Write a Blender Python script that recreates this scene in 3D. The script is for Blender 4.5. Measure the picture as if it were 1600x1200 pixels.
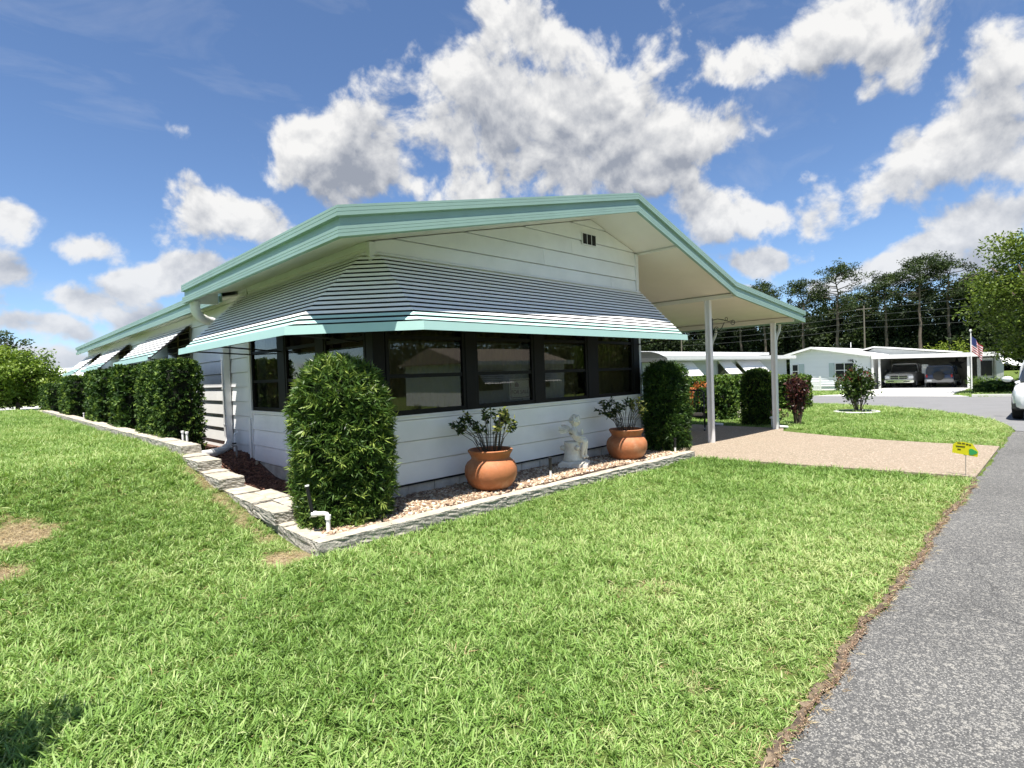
import bpy, bmesh, math, random
import numpy as np
from mathutils import Vector, Matrix

for o in list(bpy.data.objects): bpy.data.objects.remove(o)
SC = bpy.context.scene
COL = SC.collection
rad = math.radians

# ------------------------------------------------------------------ camera
def set_camera():
    yaw, pitch, roll = rad(45.386), rad(-1.03), rad(-1.991)
    f = Vector((math.cos(yaw)*math.cos(pitch), math.sin(yaw)*math.cos(pitch), math.sin(pitch)))
    r = Vector((math.sin(yaw), -math.cos(yaw), 0)); u = r.cross(f)
    rr = r*math.cos(roll) + u*math.sin(roll); uu = u*math.cos(roll) - r*math.sin(roll)
    cd = bpy.data.cameras.new('camera'); co = bpy.data.objects.new('camera', cd); COL.objects.link(co)
    m = Matrix((rr, uu, -f)).transposed().to_4x4(); m.translation = (0, 0, 1.6)
    co.matrix_world = m
    cd.sensor_width = 36; cd.lens = 36*851.2/1600; cd.clip_start = 0.05; cd.clip_end = 3000
    SC.camera = co
set_camera()

# ------------------------------------------------------------------ light
SUN_TO = Vector((-0.24, -0.20, 1.0)).normalized()
sd = bpy.data.lights.new('sun', 'SUN'); sd.energy = 4.0; sd.angle = rad(0.53); sd.color = (1.0, 0.955, 0.88)
so = bpy.data.objects.new('sun', sd); COL.objects.link(so)
so.rotation_euler = SUN_TO.to_track_quat('Z', 'Y').to_euler()
SC.view_settings.view_transform = 'Standard'; SC.view_settings.look = 'None'
SC.view_settings.exposure = 1.42; SC.view_settings.gamma = 1
SC.view_settings.use_curve_mapping = False
SC.cycles.max_bounces = 6; SC.cycles.transparent_max_bounces = 12
SC.cycles.diffuse_bounces = 3

# ------------------------------------------------------------------ node helper
class NT:
    def __init__(s, tree): s.t = tree; s.n = tree.nodes; s.l = tree.links
    def new(s, typ, **kw):
        n = s.n.new(typ)
        for k, v in kw.items(): setattr(n, k, v)
        return n
    def put(s, sock, v):
        if v is None: return
        if hasattr(v, 'links') or isinstance(v, bpy.types.NodeSocket): s.l.new(v, sock)
        else: sock.default_value = v
    def math(s, op, a, b=None, c=None, clamp=False):
        n = s.new('ShaderNodeMath', operation=op, use_clamp=clamp)
        for i, v in enumerate((a, b, c)):
            if v is not None: s.put(n.inputs[i], v)
        return n.outputs[0]
    def vmath(s, op, a, b=None, c=None):
        n = s.new('ShaderNodeVectorMath', operation=op)
        for i, v in enumerate((a, b, c)):
            if v is not None: s.put(n.inputs[i], v)
        return n.outputs['Value'] if op in ('LENGTH', 'DOT_PRODUCT', 'DISTANCE') else n.outputs['Vector']
    def noise(s, vec, scale, detail=4, rough=0.55, dist=0.0, w=None):
        n = s.new('ShaderNodeTexNoise')
        if w is not None: n.noise_dimensions = '4D'; s.put(n.inputs['W'], w)
        if vec is not None: s.put(n.inputs['Vector'], vec)
        n.inputs['Scale'].default_value = scale; n.inputs['Detail'].default_value = detail
        n.inputs['Roughness'].default_value = rough; n.inputs['Distortion'].default_value = dist
        return n.outputs[0]
    def mapr(s, v, a, b, c=0.0, d=1.0, typ='LINEAR'):
        n = s.new('ShaderNodeMapRange', interpolation_type=typ); n.clamp = True
        s.put(n.inputs[0], v)
        for i, q in enumerate((a, b, c, d)): s.put(n.inputs[1+i], q)
        return n.outputs[0]
    def mix(s, fac, a, b, blend='MIX'):
        n = s.new('ShaderNodeMix', data_type='RGBA', blend_type=blend)
        s.put(n.inputs[0], fac)
        s.put(n.inputs[6], a if not isinstance(a, tuple) else (*a[:3], 1)); s.put(n.inputs[7], b if not isinstance(b, tuple) else (*b[:3], 1))
        return n.outputs[2]

# ------------------------------------------------------------------ world: physical sky + cumulus clouds
CLOUDS = [(0.822, 0.432, 0.173, 0.114), (0.659, 0.443, 0.214, 0.139), (1.052, 0.364, 0.162, 0.069), (0.506, 0.369, 0.16, 0.077),
 (0.747, 0.554, 0.127, 0.058), (0.889, 0.496, 0.103, 0.053), (1.136, 0.372, 0.072, 0.047), (0.258, 0.47, 0.164, 0.055),
 (0.369, 0.472, 0.116, 0.05), (0.169, 0.421, 0.061, 0.046), (0.071, 0.328, 0.072, 0.077), (0.113, 0.283, 0.092, 0.058),
 (0.04, 0.262, 0.05, 0.055), (0.173, 0.250, 0.065, 0.036), (0.065, 0.190, 0.065, 0.034), (0.346, 0.258, 0.123, 0.049),
 (0.425, 0.259, 0.061, 0.03), (0.264, 0.235, 0.07, 0.038), (1.295, 0.252, 0.063, 0.043), (1.324, 0.178, 0.055, 0.026),
 (1.221, 0.248, 0.058, 0.03), (1.519, 0.228, 0.049, 0.033), (1.44, 0.202, 0.043, 0.025), (1.4, 0.16, 0.033, 0.021),
 (1.525, 0.152, 0.062, 0.030), (1.445, 0.128, 0.050, 0.022), (1.504, 0.088, 0.075, 0.022), (1.378, 0.108, 0.045, 0.018), (1.30, 0.075, 0.06, 0.012), (1.42, 0.052, 0.14, 0.020), (1.56, 0.115, 0.05, 0.022),
 (0.358, 0.174, 0.077, 0.026), (0.16, 0.139, 0.092, 0.023), (0.258, 0.135, 0.075, 0.020), (0.13, 0.165, 0.05, 0.016), (0.43, 0.125, 0.05, 0.014), (0.061, 0.137, 0.058, 0.034)]

def cloud_group():
    g = bpy.data.node_groups.new('cloud_field', 'ShaderNodeTree')
    g.interface.new_socket('Vector', in_out='INPUT', socket_type='NodeSocketVector')
    g.interface.new_socket('Field', in_out='OUTPUT', socket_type='NodeSocketFloat')
    N = NT(g); gi = N.new('NodeGroupInput'); go = N.new('NodeGroupOutput')
    d = N.vmath('NORMALIZE', gi.outputs[0])
    # gentle warp makes the banks billow
    wv = N.new('ShaderNodeTexNoise'); N.put(wv.inputs['Vector'], d); wv.inputs['Scale'].default_value = 5.0; wv.inputs['Detail'].default_value = 3
    w = N.vmath('SUBTRACT', wv.outputs['Color'], (0.5, 0.5, 0.5))
    dw = N.vmath('MULTIPLY_ADD', w, (0.10, 0.10, 0.10), d)
    sx = N.new('ShaderNodeSeparateXYZ'); N.put(sx.inputs[0], dw)
    az = N.math('ARCTAN2', sx.outputs[1], sx.outputs[0]); el = N.math('ARCSINE', N.math('MAXIMUM', N.math('MINIMUM', sx.outputs[2], 1.0), -1.0))
    q = N.new('ShaderNodeCombineXYZ'); N.put(q.inputs[0], az); N.put(q.inputs[1], el); q = q.outputs[0]
    best = None
    for (a, e, wd, h) in CLOUDS:
        k = 1.13
        ln = N.vmath('LENGTH', N.vmath('MULTIPLY_ADD', q, (1/(wd*k), 1/(h*k), 0), (-a/(wd*k), -e/(h*k), 0)))
        if best is None: best = ln
        else:
            m = N.new('ShaderNodeMath', operation='SMOOTH_MIN'); N.put(m.inputs[0], best); N.put(m.inputs[1], ln); m.inputs[2].default_value = 0.35
            best = m.outputs[0]
    blob = N.math('SUBTRACT', 1.0, best)
    # the same kind of broken cumulus over the rest of the sky
    zz = N.math('MAXIMUM', sx.outputs[2], 0.0)
    pl = N.vmath('DIVIDE', dw, N.vmath('ADD', zz, (0.22, 0.22, 0.22)))
    gen = N.math('MULTIPLY', N.math('SUBTRACT', N.noise(pl, 1.7, 2, 0.5), 0.52), 4.0)
    offa = N.mapr(N.math('ABSOLUTE', N.math('SUBTRACT', az, 0.78)), 0.95, 1.25)
    offe = N.mapr(el, 0.6, 0.75)
    gen = N.math('ADD', gen, N.math('MULTIPLY', N.math('SUBTRACT', N.math('MAXIMUM', offa, offe), 1.0), 4.0))
    base = N.math('MINIMUM', N.math('MAXIMUM', N.math('MAXIMUM', blob, gen), -1.0), 0.75)
    f = base
    N.put(go.inputs[0], f)
    return g

def set_world():
    W = bpy.data.worlds.new('World'); SC.world = W; W.use_nodes = True
    N = NT(W.node_tree); N.n.clear()
    out = N.new('ShaderNodeOutputWorld')
    sky = N.new('ShaderNodeTexSky', sky_type='NISHITA'); sky.sun_disc = False
    sky.sun_elevation = math.asin(SUN_TO.z); sky.sun_rotation = math.atan2(SUN_TO.x, SUN_TO.y)
    sky.air_density = 0.8; sky.dust_density = 0.0; sky.ozone_density = 6.0; sky.altitude = 20
    bg = N.new('ShaderNodeBackground'); bg.inputs[1].default_value = 0.064
    N.put(bg.inputs[0], sky.outputs[0])
    tc = N.new('ShaderNodeTexCoord'); d = tc.outputs['Generated']
    G = cloud_group()
    def field(v):
        n = N.new('ShaderNodeGroup'); n.node_tree = G; N.put(n.inputs[0], v); return n.outputs[0]
    def lumps(v, det):
        n1 = N.noise(v, 8.0, det, 0.59, 0.2)
        bil = N.math('ABSOLUTE', N.math('SUBTRACT', N.noise(v, 13.0, max(1, det-4), 0.5), 0.5))   # billows
        return N.math('ADD', N.math('MULTIPLY', N.math('SUBTRACT', n1, 0.5), 3.1), N.math('MULTIPLY', N.math('SUBTRACT', bil, 0.09), 1.5))
    up1 = N.vmath('ADD', d, (-0.012, -0.006, 0.060)); up2 = N.vmath('ADD', d, (-0.004, -0.002, 0.016))
    n0 = lumps(d, 8); n2 = lumps(up2, 6); n1_ = lumps(up1, 3)
    f0 = N.math('ADD', field(d), n0); f1 = N.math('ADD', field(up1), n1_)      # f1: what stands between here and the sun
    dens = N.mapr(f0, -0.05, 0.42, 0, 1, 'SMOOTHSTEP')
    shade = N.mapr(f1, -0.35, 1.05)
    crisp = N.mapr(N.math('SUBTRACT', n0, n2), -0.45, 0.45, -0.42, 0.42)
    lit = N.math('SUBTRACT', N.math('ADD', 1.0, crisp), N.math('MULTIPLY', shade, 0.86), clamp=True)
    sx = N.new('ShaderNodeSeparateXYZ'); N.put(sx.inputs[0], d)
    low = N.mapr(sx.outputs[2], 0.02, 0.30)                     # distant banks are flatter in tone
    colr = N.mix(lit, (0.36, 0.39, 0.455), (1.0, 0.99, 0.97))
    colr = N.mix(N.math('MULTIPLY', N.math('SUBTRACT', 1.0, low), 0.6), colr, (0.66, 0.72, 0.84))
    cb = N.new('ShaderNodeBackground'); N.put(cb.inputs[0], colr); cb.inputs[1].default_value = 0.36
    # thin high cirrus
    cir = N.mapr(N.noise(N.vmath('MULTIPLY', d, (2.2, 6.0, 9.0)), 1.3, 6, 0.6, 0.8), 0.54, 0.85, 0, 0.20)
    mx = N.new('ShaderNodeMath', operation='MAXIMUM'); N.put(mx.inputs[0], N.math('MULTIPLY', dens, 0.97)); N.put(mx.inputs[1], cir)
    up = N.mapr(sx.outputs[2], -0.02, 0.03)
    ms = N.new('ShaderNodeMixShader'); N.put(ms.inputs[0], N.math('MULTIPLY', mx.outputs[0], up)); N.put(ms.inputs[1], bg.outputs[0]); N.put(ms.inputs[2], cb.outputs[0])
    N.put(out.inputs[0], ms.outputs[0])
    W.cycles.sampling_method = 'MANUAL'; W.cycles.sample_map_resolution = 512
set_world()

# ------------------------------------------------------------------ mesh helpers
ROOT = {}          # object -> world location of its thing's base
class MB:
    def __init__(s): s.v = []; s.f = []
    def add(s, vs, fs):
        o = len(s.v); s.v += [tuple(map(float, v)) for v in vs]; s.f += [tuple(i+o for i in f) for f in fs]; return s
    def box(s, x0, x1, y0, y1, z0, z1):
        return s.add([(x0,y0,z0),(x1,y0,z0),(x1,y1,z0),(x0,y1,z0),(x0,y0,z1),(x1,y0,z1),(x1,y1,z1),(x0,y1,z1)],
                     [(3,2,1,0),(4,5,6,7),(0,1,5,4),(1,2,6,5),(2,3,7,6),(3,0,4,7)])
    def hexa(s, p):   # 8 points, box order
        return s.add(p, [(3,2,1,0),(4,5,6,7),(0,1,5,4),(1,2,6,5),(2,3,7,6),(3,0,4,7)])
    def prism(s, poly, off):     # 3-D polygon swept by a vector
        n = len(poly); off = Vector(off)
        vs = [Vector(p) for p in poly] + [Vector(p)+off for p in poly]
        fs = [tuple(range(n-1,-1,-1)), tuple(range(n, 2*n))] + [(i, (i+1) % n, n+(i+1) % n, n+i) for i in range(n)]
        return s.add(vs, fs)
    def tube(s, pts, r, n=8, cap=True):
        pts = [Vector(p) for p in pts]; m = len(pts)
        rs = r if isinstance(r, (list, tuple)) else [r]*m
        vs = []; prev = None
        for i, p in enumerate(pts):
            t = (pts[min(i+1, m-1)] - pts[max(i-1, 0)]).normalized()
            if prev is None: a = t.orthogonal().normalized()
            else:
                a = prev - t*prev.dot(t)
                a = a.normalized() if a.length > 1e-6 else t.orthogonal().normalized()
            prev = a; b = t.cross(a)
            for k in range(n):
                th = 2*math.pi*k/n; vs.append(p + (a*math.cos(th) + b*math.sin(th))*rs[i])
        fs = []
        for i in range(m-1):
            for k in range(n):
                fs.append((i*n+k, i*n+(k+1) % n, (i+1)*n+(k+1) % n, (i+1)*n+k))
        if cap: fs += [tuple(range(n-1, -1, -1)), tuple(range((m-1)*n, m*n))]
        return s.add(vs, fs)
    def lathe(s, prof, c=(0,0,0), n=36):
        vs = []; fs = []; m = len(prof)
        for r, z in prof:
            for k in range(n):
                th = 2*math.pi*k/n; vs.append((c[0]+r*math.cos(th), c[1]+r*math.sin(th), c[2]+z))
        for i in range(m-1):
            for k in range(n): fs.append((i*n+k, i*n+(k+1) % n, (i+1)*n+(k+1) % n, (i+1)*n+k))
        return s.add(vs, fs)
    def quad(s, a, b, c, d): return s.add([a, b, c, d], [(0,1,2,3)])
    def mesh(s, name, off=(0,0,0), smooth=False, bevel=0.0, seg=1):
        me = bpy.data.meshes.new(name)
        me.from_pydata([(x-off[0], y-off[1], z-off[2]) for x, y, z in s.v], [], s.f)
        if bevel > 0:
            bm = bmesh.new(); bm.from_mesh(me); bmesh.ops.remove_doubles(bm, verts=bm.verts, dist=1e-5)
            ed = [e for e in bm.edges if len(e.link_faces) == 2 and e.calc_face_angle(0) > 0.5]
            bmesh.ops.bevel(bm, geom=ed, offset=bevel, segments=seg, affect='EDGES', clamp_overlap=True)
            bm.to_mesh(me); bm.free()
        if smooth:
            me.polygons.foreach_set('use_smooth', [True]*len(me.polygons))
            if smooth != 'all': me.set_sharp_from_angle(angle=rad(40))
        me.update(); return me
    def build(s, name, mat, parent=None, smooth=False, bevel=0.0, seg=1):
        off = ROOT[parent.name] if parent is not None else (0,0,0)
        me = s.mesh(name, off, smooth, bevel, seg); return put(name, me, mat, parent)

def put(name, me, mat, parent=None, loc=None):
    o = bpy.data.objects.new(name, me); COL.objects.link(o)
    if mat is not None and not me.materials: me.materials.append(mat)
    if parent is not None: o.parent = parent; ROOT[o.name] = ROOT[parent.name]
    else: ROOT[o.name] = (0,0,0)
    if loc is not None: o.location = loc
    return o
def tag(o, label=None, cat=None, group=None, kind=None):
    if label: o['label'] = label
    if cat: o['category'] = cat
    if group: o['group'] = group
    if kind: o['kind'] = kind
    return o
def thing(name, loc, label, cat, group=None):
    o = bpy.data.objects.new(name, None); COL.objects.link(o); o.location = loc; o.empty_display_size = 0.1
    ROOT[o.name] = tuple(loc); return tag(o, label, cat, group)
def copy_tree(o, loc, label, rz=None, scale=None, parent=None):
    c = o.copy(); COL.objects.link(c); ROOT[c.name] = tuple(loc)
    if parent is None:
        c.location = loc; c['label'] = label
        if rz is not None: c.rotation_euler = (0, 0, rz)
        if scale is not None: c.scale = scale if isinstance(scale, tuple) else (scale,)*3
    else: c.parent = parent
    for ch in [k for k in bpy.data.objects if k.parent == o]: copy_tree(ch, loc, None, parent=c)
    return c

# ------------------------------------------------------------------ materials
MATS = {}
def mat(name, col, rough=0.6, var=0.10, scale=6.0, col2=None, mixs=3.0, bump=0.0, bscale=60.0, metal=0.0, spec=0.4, pervar=0.0, lo=0.42, hi=0.62, coat=0.0):
    if name in MATS: return MATS[name]
    m = bpy.data.materials.new(name); m.use_nodes = True; N = NT(m.node_tree); N.n.clear()
    out = N.new('ShaderNodeOutputMaterial'); p = N.new('ShaderNodeBsdfPrincipled')
    N.put(out.inputs[0], p.outputs[0])
    tc = N.new('ShaderNodeTexCoord'); oi = N.new('ShaderNodeObjectInfo')
    w = N.math('MULTIPLY', oi.outputs['Random'], 37.0); v = tc.outputs['Object']
    c = (*col, 1)
    base = None
    if col2 is not None:
        base = N.mix(N.mapr(N.noise(v, mixs, 5, 0.6, w=w), lo, hi), tuple(col), tuple(col2))
    if base is None:
        rgb = N.new('ShaderNodeRGB'); rgb.outputs[0].default_value = c; base = rgb.outputs[0]
    if var > 0:
        f = N.mapr(N.noise(v, scale, 5, 0.6, w=w), 0.25, 0.75, 1-var, 1+var)
        base = N.mix(1.0, base, N.new_gray(f), 'MULTIPLY')
    if pervar > 0:
        f = N.mapr(oi.outputs['Random'], 0, 1, 1-pervar, 1+pervar)
        base = N.mix(1.0, base, N.new_gray(f), 'MULTIPLY')
    N.put(p.inputs['Base Color'], base)
    p.inputs['Roughness'].default_value = rough; p.inputs['Metallic'].default_value = metal
    p.inputs['Specular IOR Level'].default_value = spec; p.inputs['Coat Weight'].default_value = coat
    if bump > 0:
        b = N.new('ShaderNodeBump'); b.inputs['Strength'].default_value = bump; b.inputs['Distance'].default_value = 0.02
        N.put(b.inputs['Height'], N.noise(v, bscale, 5, 0.6, w=w)); N.put(p.inputs['Normal'], b.outputs[0])
    MATS[name] = m; return m
def _gray(s, f):
    n = s.new('ShaderNodeCombineColor')
    for i in range(3): s.put(n.inputs[i], f)
    return n.outputs[0]
NT.new_gray = _gray; NT.new_col = _gray

def leafmat(name, dark, mid, light, rough=0.45, trans=0.3, inst=False, spec=0.25):
    m = bpy.data.materials.new(name); m.use_nodes = True; N = NT(m.node_tree); N.n.clear()
    out = N.new('ShaderNodeOutputMaterial')
    at = N.new('ShaderNodeAttribute', attribute_name='tint'); at.attribute_type = 'INSTANCER' if inst else 'GEOMETRY'
    t = at.outputs['Fac']
    if inst:
        a2 = N.new('ShaderNodeAttribute', attribute_name='blade'); a2.attribute_type = 'GEOMETRY'
        t = N.math('ADD', t, N.math('MULTIPLY', N.math('SUBTRACT', a2.outputs['Fac'], 0.5), 0.75))
    c = N.mix(N.mapr(t, 0.0, 0.5), dark, mid); c = N.mix(N.mapr(t, 0.5, 1.0), c, light)
    p = N.new('ShaderNodeBsdfPrincipled'); N.put(p.inputs['Base Color'], c)
    p.inputs['Roughness'].default_value = rough; p.inputs['Specular IOR Level'].default_value = spec
    tr = N.new('ShaderNodeBsdfTranslucent'); N.put(tr.inputs[0], N.mix(1.0, c, (0.95, 1.0, 0.5), 'MULTIPLY'))
    ms = N.new('ShaderNodeMixShader'); ms.inputs[0].default_value = trans
    N.put(ms.inputs[1], p.outputs[0]); N.put(ms.inputs[2], tr.outputs[0]); N.put(out.inputs[0], ms.outputs[0])
    MATS[name] = m; return m

def glassmat(name, tint=(0.5,0.5,0.5), refl=1.0, rough=0.0):
    m = bpy.data.materials.new(name); m.use_nodes = True; N = NT(m.node_tree); N.n.clear()
    out = N.new('ShaderNodeOutputMaterial')
    t = N.new('ShaderNodeBsdfTransparent'); t.inputs[0].default_value = (*tint, 1)
    g = N.new('ShaderNodeBsdfGlossy'); g.inputs['Roughness'].default_value = rough; g.inputs[0].default_value = (refl, refl, refl, 1)
    fr = N.new('ShaderNodeFresnel'); gm = N.new('ShaderNodeNewGeometry'); N.put(fr.inputs[0], N.mapr(gm.outputs['Backfacing'], 0, 1, 1.5, 1/1.5))   # same sheen from both faces of the thin pane
    tc = N.new('ShaderNodeTexCoord'); b = N.new('ShaderNodeBump'); b.inputs['Strength'].default_value = 0.03; b.inputs['Distance'].default_value = 0.01
    N.put(b.inputs['Height'], N.noise(tc.outputs['Object'], 2.2, 2)); N.put(g.inputs['Normal'], b.outputs[0])
    ms = N.new('ShaderNodeMixShader'); N.put(ms.inputs[0], N.math('ADD', N.math('MULTIPLY', fr.outputs[0], 1.0), 0.03, clamp=True))
    N.put(ms.inputs[1], t.outputs[0]); N.put(ms.inputs[2], g.outputs[0]); N.put(out.inputs[0], ms.outputs[0])
    MATS[name] = m; return m

SIDING = mat('white_siding', (0.87,0.87,0.855), 0.42, 0.07, 2.5, bump=0.04, bscale=14, pervar=0.03)
WHITE  = mat('white_paint', (0.80,0.80,0.79), 0.4, 0.05, 4)
SOFFIT = mat('cream_soffit', (0.82,0.79,0.71), 0.55, 0.05, 1.5)
MINT   = mat('mint_paint', (0.29,0.43,0.375), 0.40, 0.10, 1.6, bump=0.02, bscale=5)
MINTL  = mat('pale_mint_paint', (0.42,0.63,0.585), 0.36, 0.05, 2)
SLAT   = mat('white_slat', (0.86,0.86,0.86), 0.38, 0.05, 3, pervar=0.03)
DARKIN = mat('near_black', (0.018,0.016,0.016), 0.8, 0.2)  # near-black; behind the awning slats it paints in the shade of the gaps
BLACKF = mat('black_frame', (0.010,0.009,0.008), 0.55, 0.2, 8, spec=0.2)
BRONZE = mat('olive_frame', (0.20,0.18,0.12), 0.5, 0.1)
BLACKM = mat('black_metal', (0.012,0.012,0.013), 0.4, 0.1)
ROOFW  = mat('white_roof', (0.72,0.73,0.72), 0.5, 0.08, 0.8, col2=(0.60,0.60,0.58), mixs=0.6)
BLOCKM = mat('skirting_block', (0.62,0.59,0.52), 0.9, 0.15, 9, col2=(0.46,0.43,0.37), mixs=4, bump=0.5, bscale=70, pervar=0.08)
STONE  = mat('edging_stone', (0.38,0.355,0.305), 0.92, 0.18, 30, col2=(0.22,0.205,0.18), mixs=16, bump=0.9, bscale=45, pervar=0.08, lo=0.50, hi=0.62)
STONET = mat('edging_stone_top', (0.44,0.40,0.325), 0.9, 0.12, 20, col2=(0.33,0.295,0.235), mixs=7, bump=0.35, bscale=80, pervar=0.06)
CURTAIN= mat('curtain', (0.34,0.33,0.25), 0.85, 0.06)
ROOMM  = mat('room_wall', (0.30,0.28,0.24), 0.9, 0.05)
PVC    = mat('pvc', (0.82,0.82,0.80), 0.35, 0.03)
DSPOUT = mat('downspout_paint', (0.74,0.74,0.73), 0.4, 0.05, 6)
SCREENG = glassmat('screened_glass', (0.62,0.60,0.54), 0.85)
CARGLASS = glassmat('car_glass', (0.10,0.11,0.11), 1.0)

# ------------------------------------------------------------------ terrain
def ss(a, b, x):
    t = np.clip((np.asarray(x, float)-a)/(b-a), 0, 1); return t*t*(3-2*t)
def hnoise(x, y):
    return 0.012*np.sin(x*1.7+y*0.9)+0.010*np.sin(y*2.3-x*1.1+1.3)+0.006*np.sin(x*4.1+2.0)*np.sin(y*3.7)
def height(x, y):
    x = np.asarray(x, float); y = np.asarray(y, float)
    left = 0.60*ss(4.6, 9.6, y)*(1-ss(2.16, 2.5, x)) - 0.30*ss(32, 48, y)*(1-ss(2.16, 2.5, x))
    fall = -0.0125*np.clip(x-6, 0, 44)
    lump = hnoise(x, y)*ss(0.82, 1.6, y)*(1-ss(12, 15.5, x)) - 0.03*ss(25, 31, x)
    return left + fall + lump
def h1(x, y): return float(height(x, y))
ROAD_Y = 0.83
def road_edge(x):
    return ROAD_Y + 0.014*np.sin(x*2.1)+0.013*np.sin(x*5.3+1)+0.010*np.sin(x*11.7+0.4)+0.006*np.sin(x*27)
DRIVE = [(9.18,4.66),(9.32,3.6),(9.46,2.5),(9.58,1.5),(9.66,0.86),(13.60,0.86),(13.66,1.15),(13.62,1.6),(13.66,2.6),(13.95,3.7),(14.5,5.0),(15.25,5.25),(15.25,12.5),(9.10,12.5)]
STREET = [(17.2,0.80),(18.8,1.02),(20.3,1.35),(22.0,2.0),(23.7,2.95),(25.4,4.2),(26.8,5.7),(27.8,7.3),(28.6,9.2),(29.2,11.5),(36.2,11.5),(36.0,9.0),(35.9,3.0),(36.6,1.6),(38.5,0.8),(60,0.8),(60,-6.2),(17.2,-6.2)]
FARDRIVE = [(35.98,10.6),(38.0,9.6),(50.4,9.9),(56,9.9),(56,4.7),(50.4,4.7),(38.2,4.4),(35.95,3.4)]
def in_poly(px, py, poly):
    px = np.asarray(px, float); py = np.asarray(py, float); r = np.zeros(px.shape, bool); n = len(poly)
    for i in range(n):
        x1, y1 = poly[i]; x2, y2 = poly[(i+1) % n]
        c = ((y1 > py) != (y2 > py)) & (px < (x2-x1)*(py-y1)/((y2-y1) if y2 != y1 else 1e-9)+x1)
        r ^= c
    return r
# straw-coloured bare patches in the lawn: x, y, radius x, radius y
BARE = [(1.84,4.95,0.24,0.24),(0.20,6.85,0.27,0.38),(0.02,6.1,0.26,0.20),(2.50,1.32,0.09,0.06),(1.97,6.4,0.10,0.8),(2.0,7.9,0.09,0.8),(3.35,2.1,0.3,0.22)]
def bare(x, y):
    x = np.asarray(x, float); y = np.asarray(y, float); r = np.zeros(x.shape)
    wob = 0.25*np.sin(x*7+y*3)+0.2*np.sin(y*9-x*4+1)
    for i, (cx, cy, rx, ry) in enumerate(BARE):
        d = np.sqrt(((x-cx)/rx)**2+((y-cy)/ry)**2)+wob
        k = 0.25 if i in (6,) else (0.55 if i == 3 else (0.6 if i in (4,5) else 0.92))
        r = np.maximum(r, k*(1-ss(0.65, 1.25, d)))
    return r

def sheet_material(name, builder):
    m = bpy.data.materials.new(name); m.use_nodes = True; N = NT(m.node_tree); N.n.clear()
    out = N.new('ShaderNodeOutputMaterial'); p = N.new('ShaderNodeBsdfPrincipled'); N.put(out.inputs[0], p.outputs[0])
    g = N.new('ShaderNodeNewGeometry'); builder(N, p, g.outputs['Position']); MATS[name] = m; return m

def lawn_nodes(N, p, v):
    n1 = N.noise(v, 1.1, 5, 0.6); n2 = N.noise(v, 45, 3, 0.7); n3 = N.noise(v, 0.17, 3)
    c = N.mix(N.mapr(n1, 0.35, 0.68), (0.10,0.17,0.03), (0.20,0.26,0.07))
    c = N.mix(N.mapr(n3, 0.40, 0.65, 0, 0.45), c, (0.20,0.22,0.06))
    c = N.mix(N.mapr(n2, 0.30, 0.75, 0.75, 0.0), c, (0.030,0.050,0.012))
    a = N.new('ShaderNodeAttribute', attribute_name='bare')
    st = N.mix(N.mapr(N.noise(v, 38, 4, 0.7), 0.35, 0.65), (0.15,0.10,0.06), (0.42,0.34,0.22))
    c = N.mix(a.outputs['Fac'], c, st)
    N.put(p.inputs['Base Color'], c); p.inputs['Roughness'].default_value = 0.9; p.inputs['Specular IOR Level'].default_value = 0.1
    b = N.new('ShaderNodeBump'); b.inputs['Strength'].default_value = 0.9; b.inputs['Distance'].default_value = 0.04
    N.put(b.inputs['Height'], n2); N.put(p.inputs['Normal'], b.outputs[0])
def asphalt_nodes(N, p, v):
    vo = N.new('ShaderNodeTexVoronoi'); N.put(vo.inputs['Vector'], v); vo.inputs['Scale'].default_value = 150
    vo2 = N.new('ShaderNodeTexVoronoi'); N.put(vo2.inputs['Vector'], v); vo2.inputs['Scale'].default_value = 58
    sep = N.new('ShaderNodeSeparateColor'); N.put(sep.inputs[0], vo.outputs['Color'])
    sep2 = N.new('ShaderNodeSeparateColor'); N.put(sep2.inputs[0], vo2.outputs['Color'])
    c = N.mix(N.mapr(sep.outputs[0], 0.0, 1.0), (0.052,0.052,0.050), (0.132,0.130,0.124))
    c = N.mix(N.mapr(sep.outputs[1], 0.70, 0.80, 0, 0.85), c, (0.31,0.30,0.275))
    c = N.mix(N.mapr(sep2.outputs[1], 0.90, 0.93, 0, 0.7), c, (0.34,0.325,0.29))
    c = N.mix(N.mapr(vo.outputs['Distance'], 0.35, 0.75, 0, 0.7), c, (0.06,0.06,0.062))
    big = N.mapr(N.noise(v, 0.5, 4, 0.6), 0.3, 0.7, 0.80, 1.18)
    ck = N.new('ShaderNodeTexVoronoi', feature='DISTANCE_TO_EDGE'); N.put(ck.inputs['Vector'], N.vmath('MULTIPLY_ADD', N.vmath('SUBTRACT', N.new_col(N.noise(v, 2.5, 4)), (0.5,0.5,0.5)), (0.5,0.5,0.5), v)); ck.inputs['Scale'].default_value = 0.42
    c = N.mix(N.math('MULTIPLY', N.mapr(ck.outputs[0], 0.0, 0.0075, 0.7, 0.0), N.mapr(N.noise(v, 0.33, 2), 0.48, 0.60)), c, (0.03,0.03,0.03))
    c = N.mix(1.0, c, N.new_gray(big), 'MULTIPLY')
    N.put(p.inputs['Base Color'], c); p.inputs['Roughness'].default_value = 0.85
    b = N.new('ShaderNodeBump'); b.inputs['Strength'].default_value = 0.8; b.inputs['Distance'].default_value = 0.006
    N.put(b.inputs['Height'], N.math('SUBTRACT', 1.0, vo.outputs['Distance'])); N.put(p.inputs['Normal'], b.outputs[0])
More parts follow.
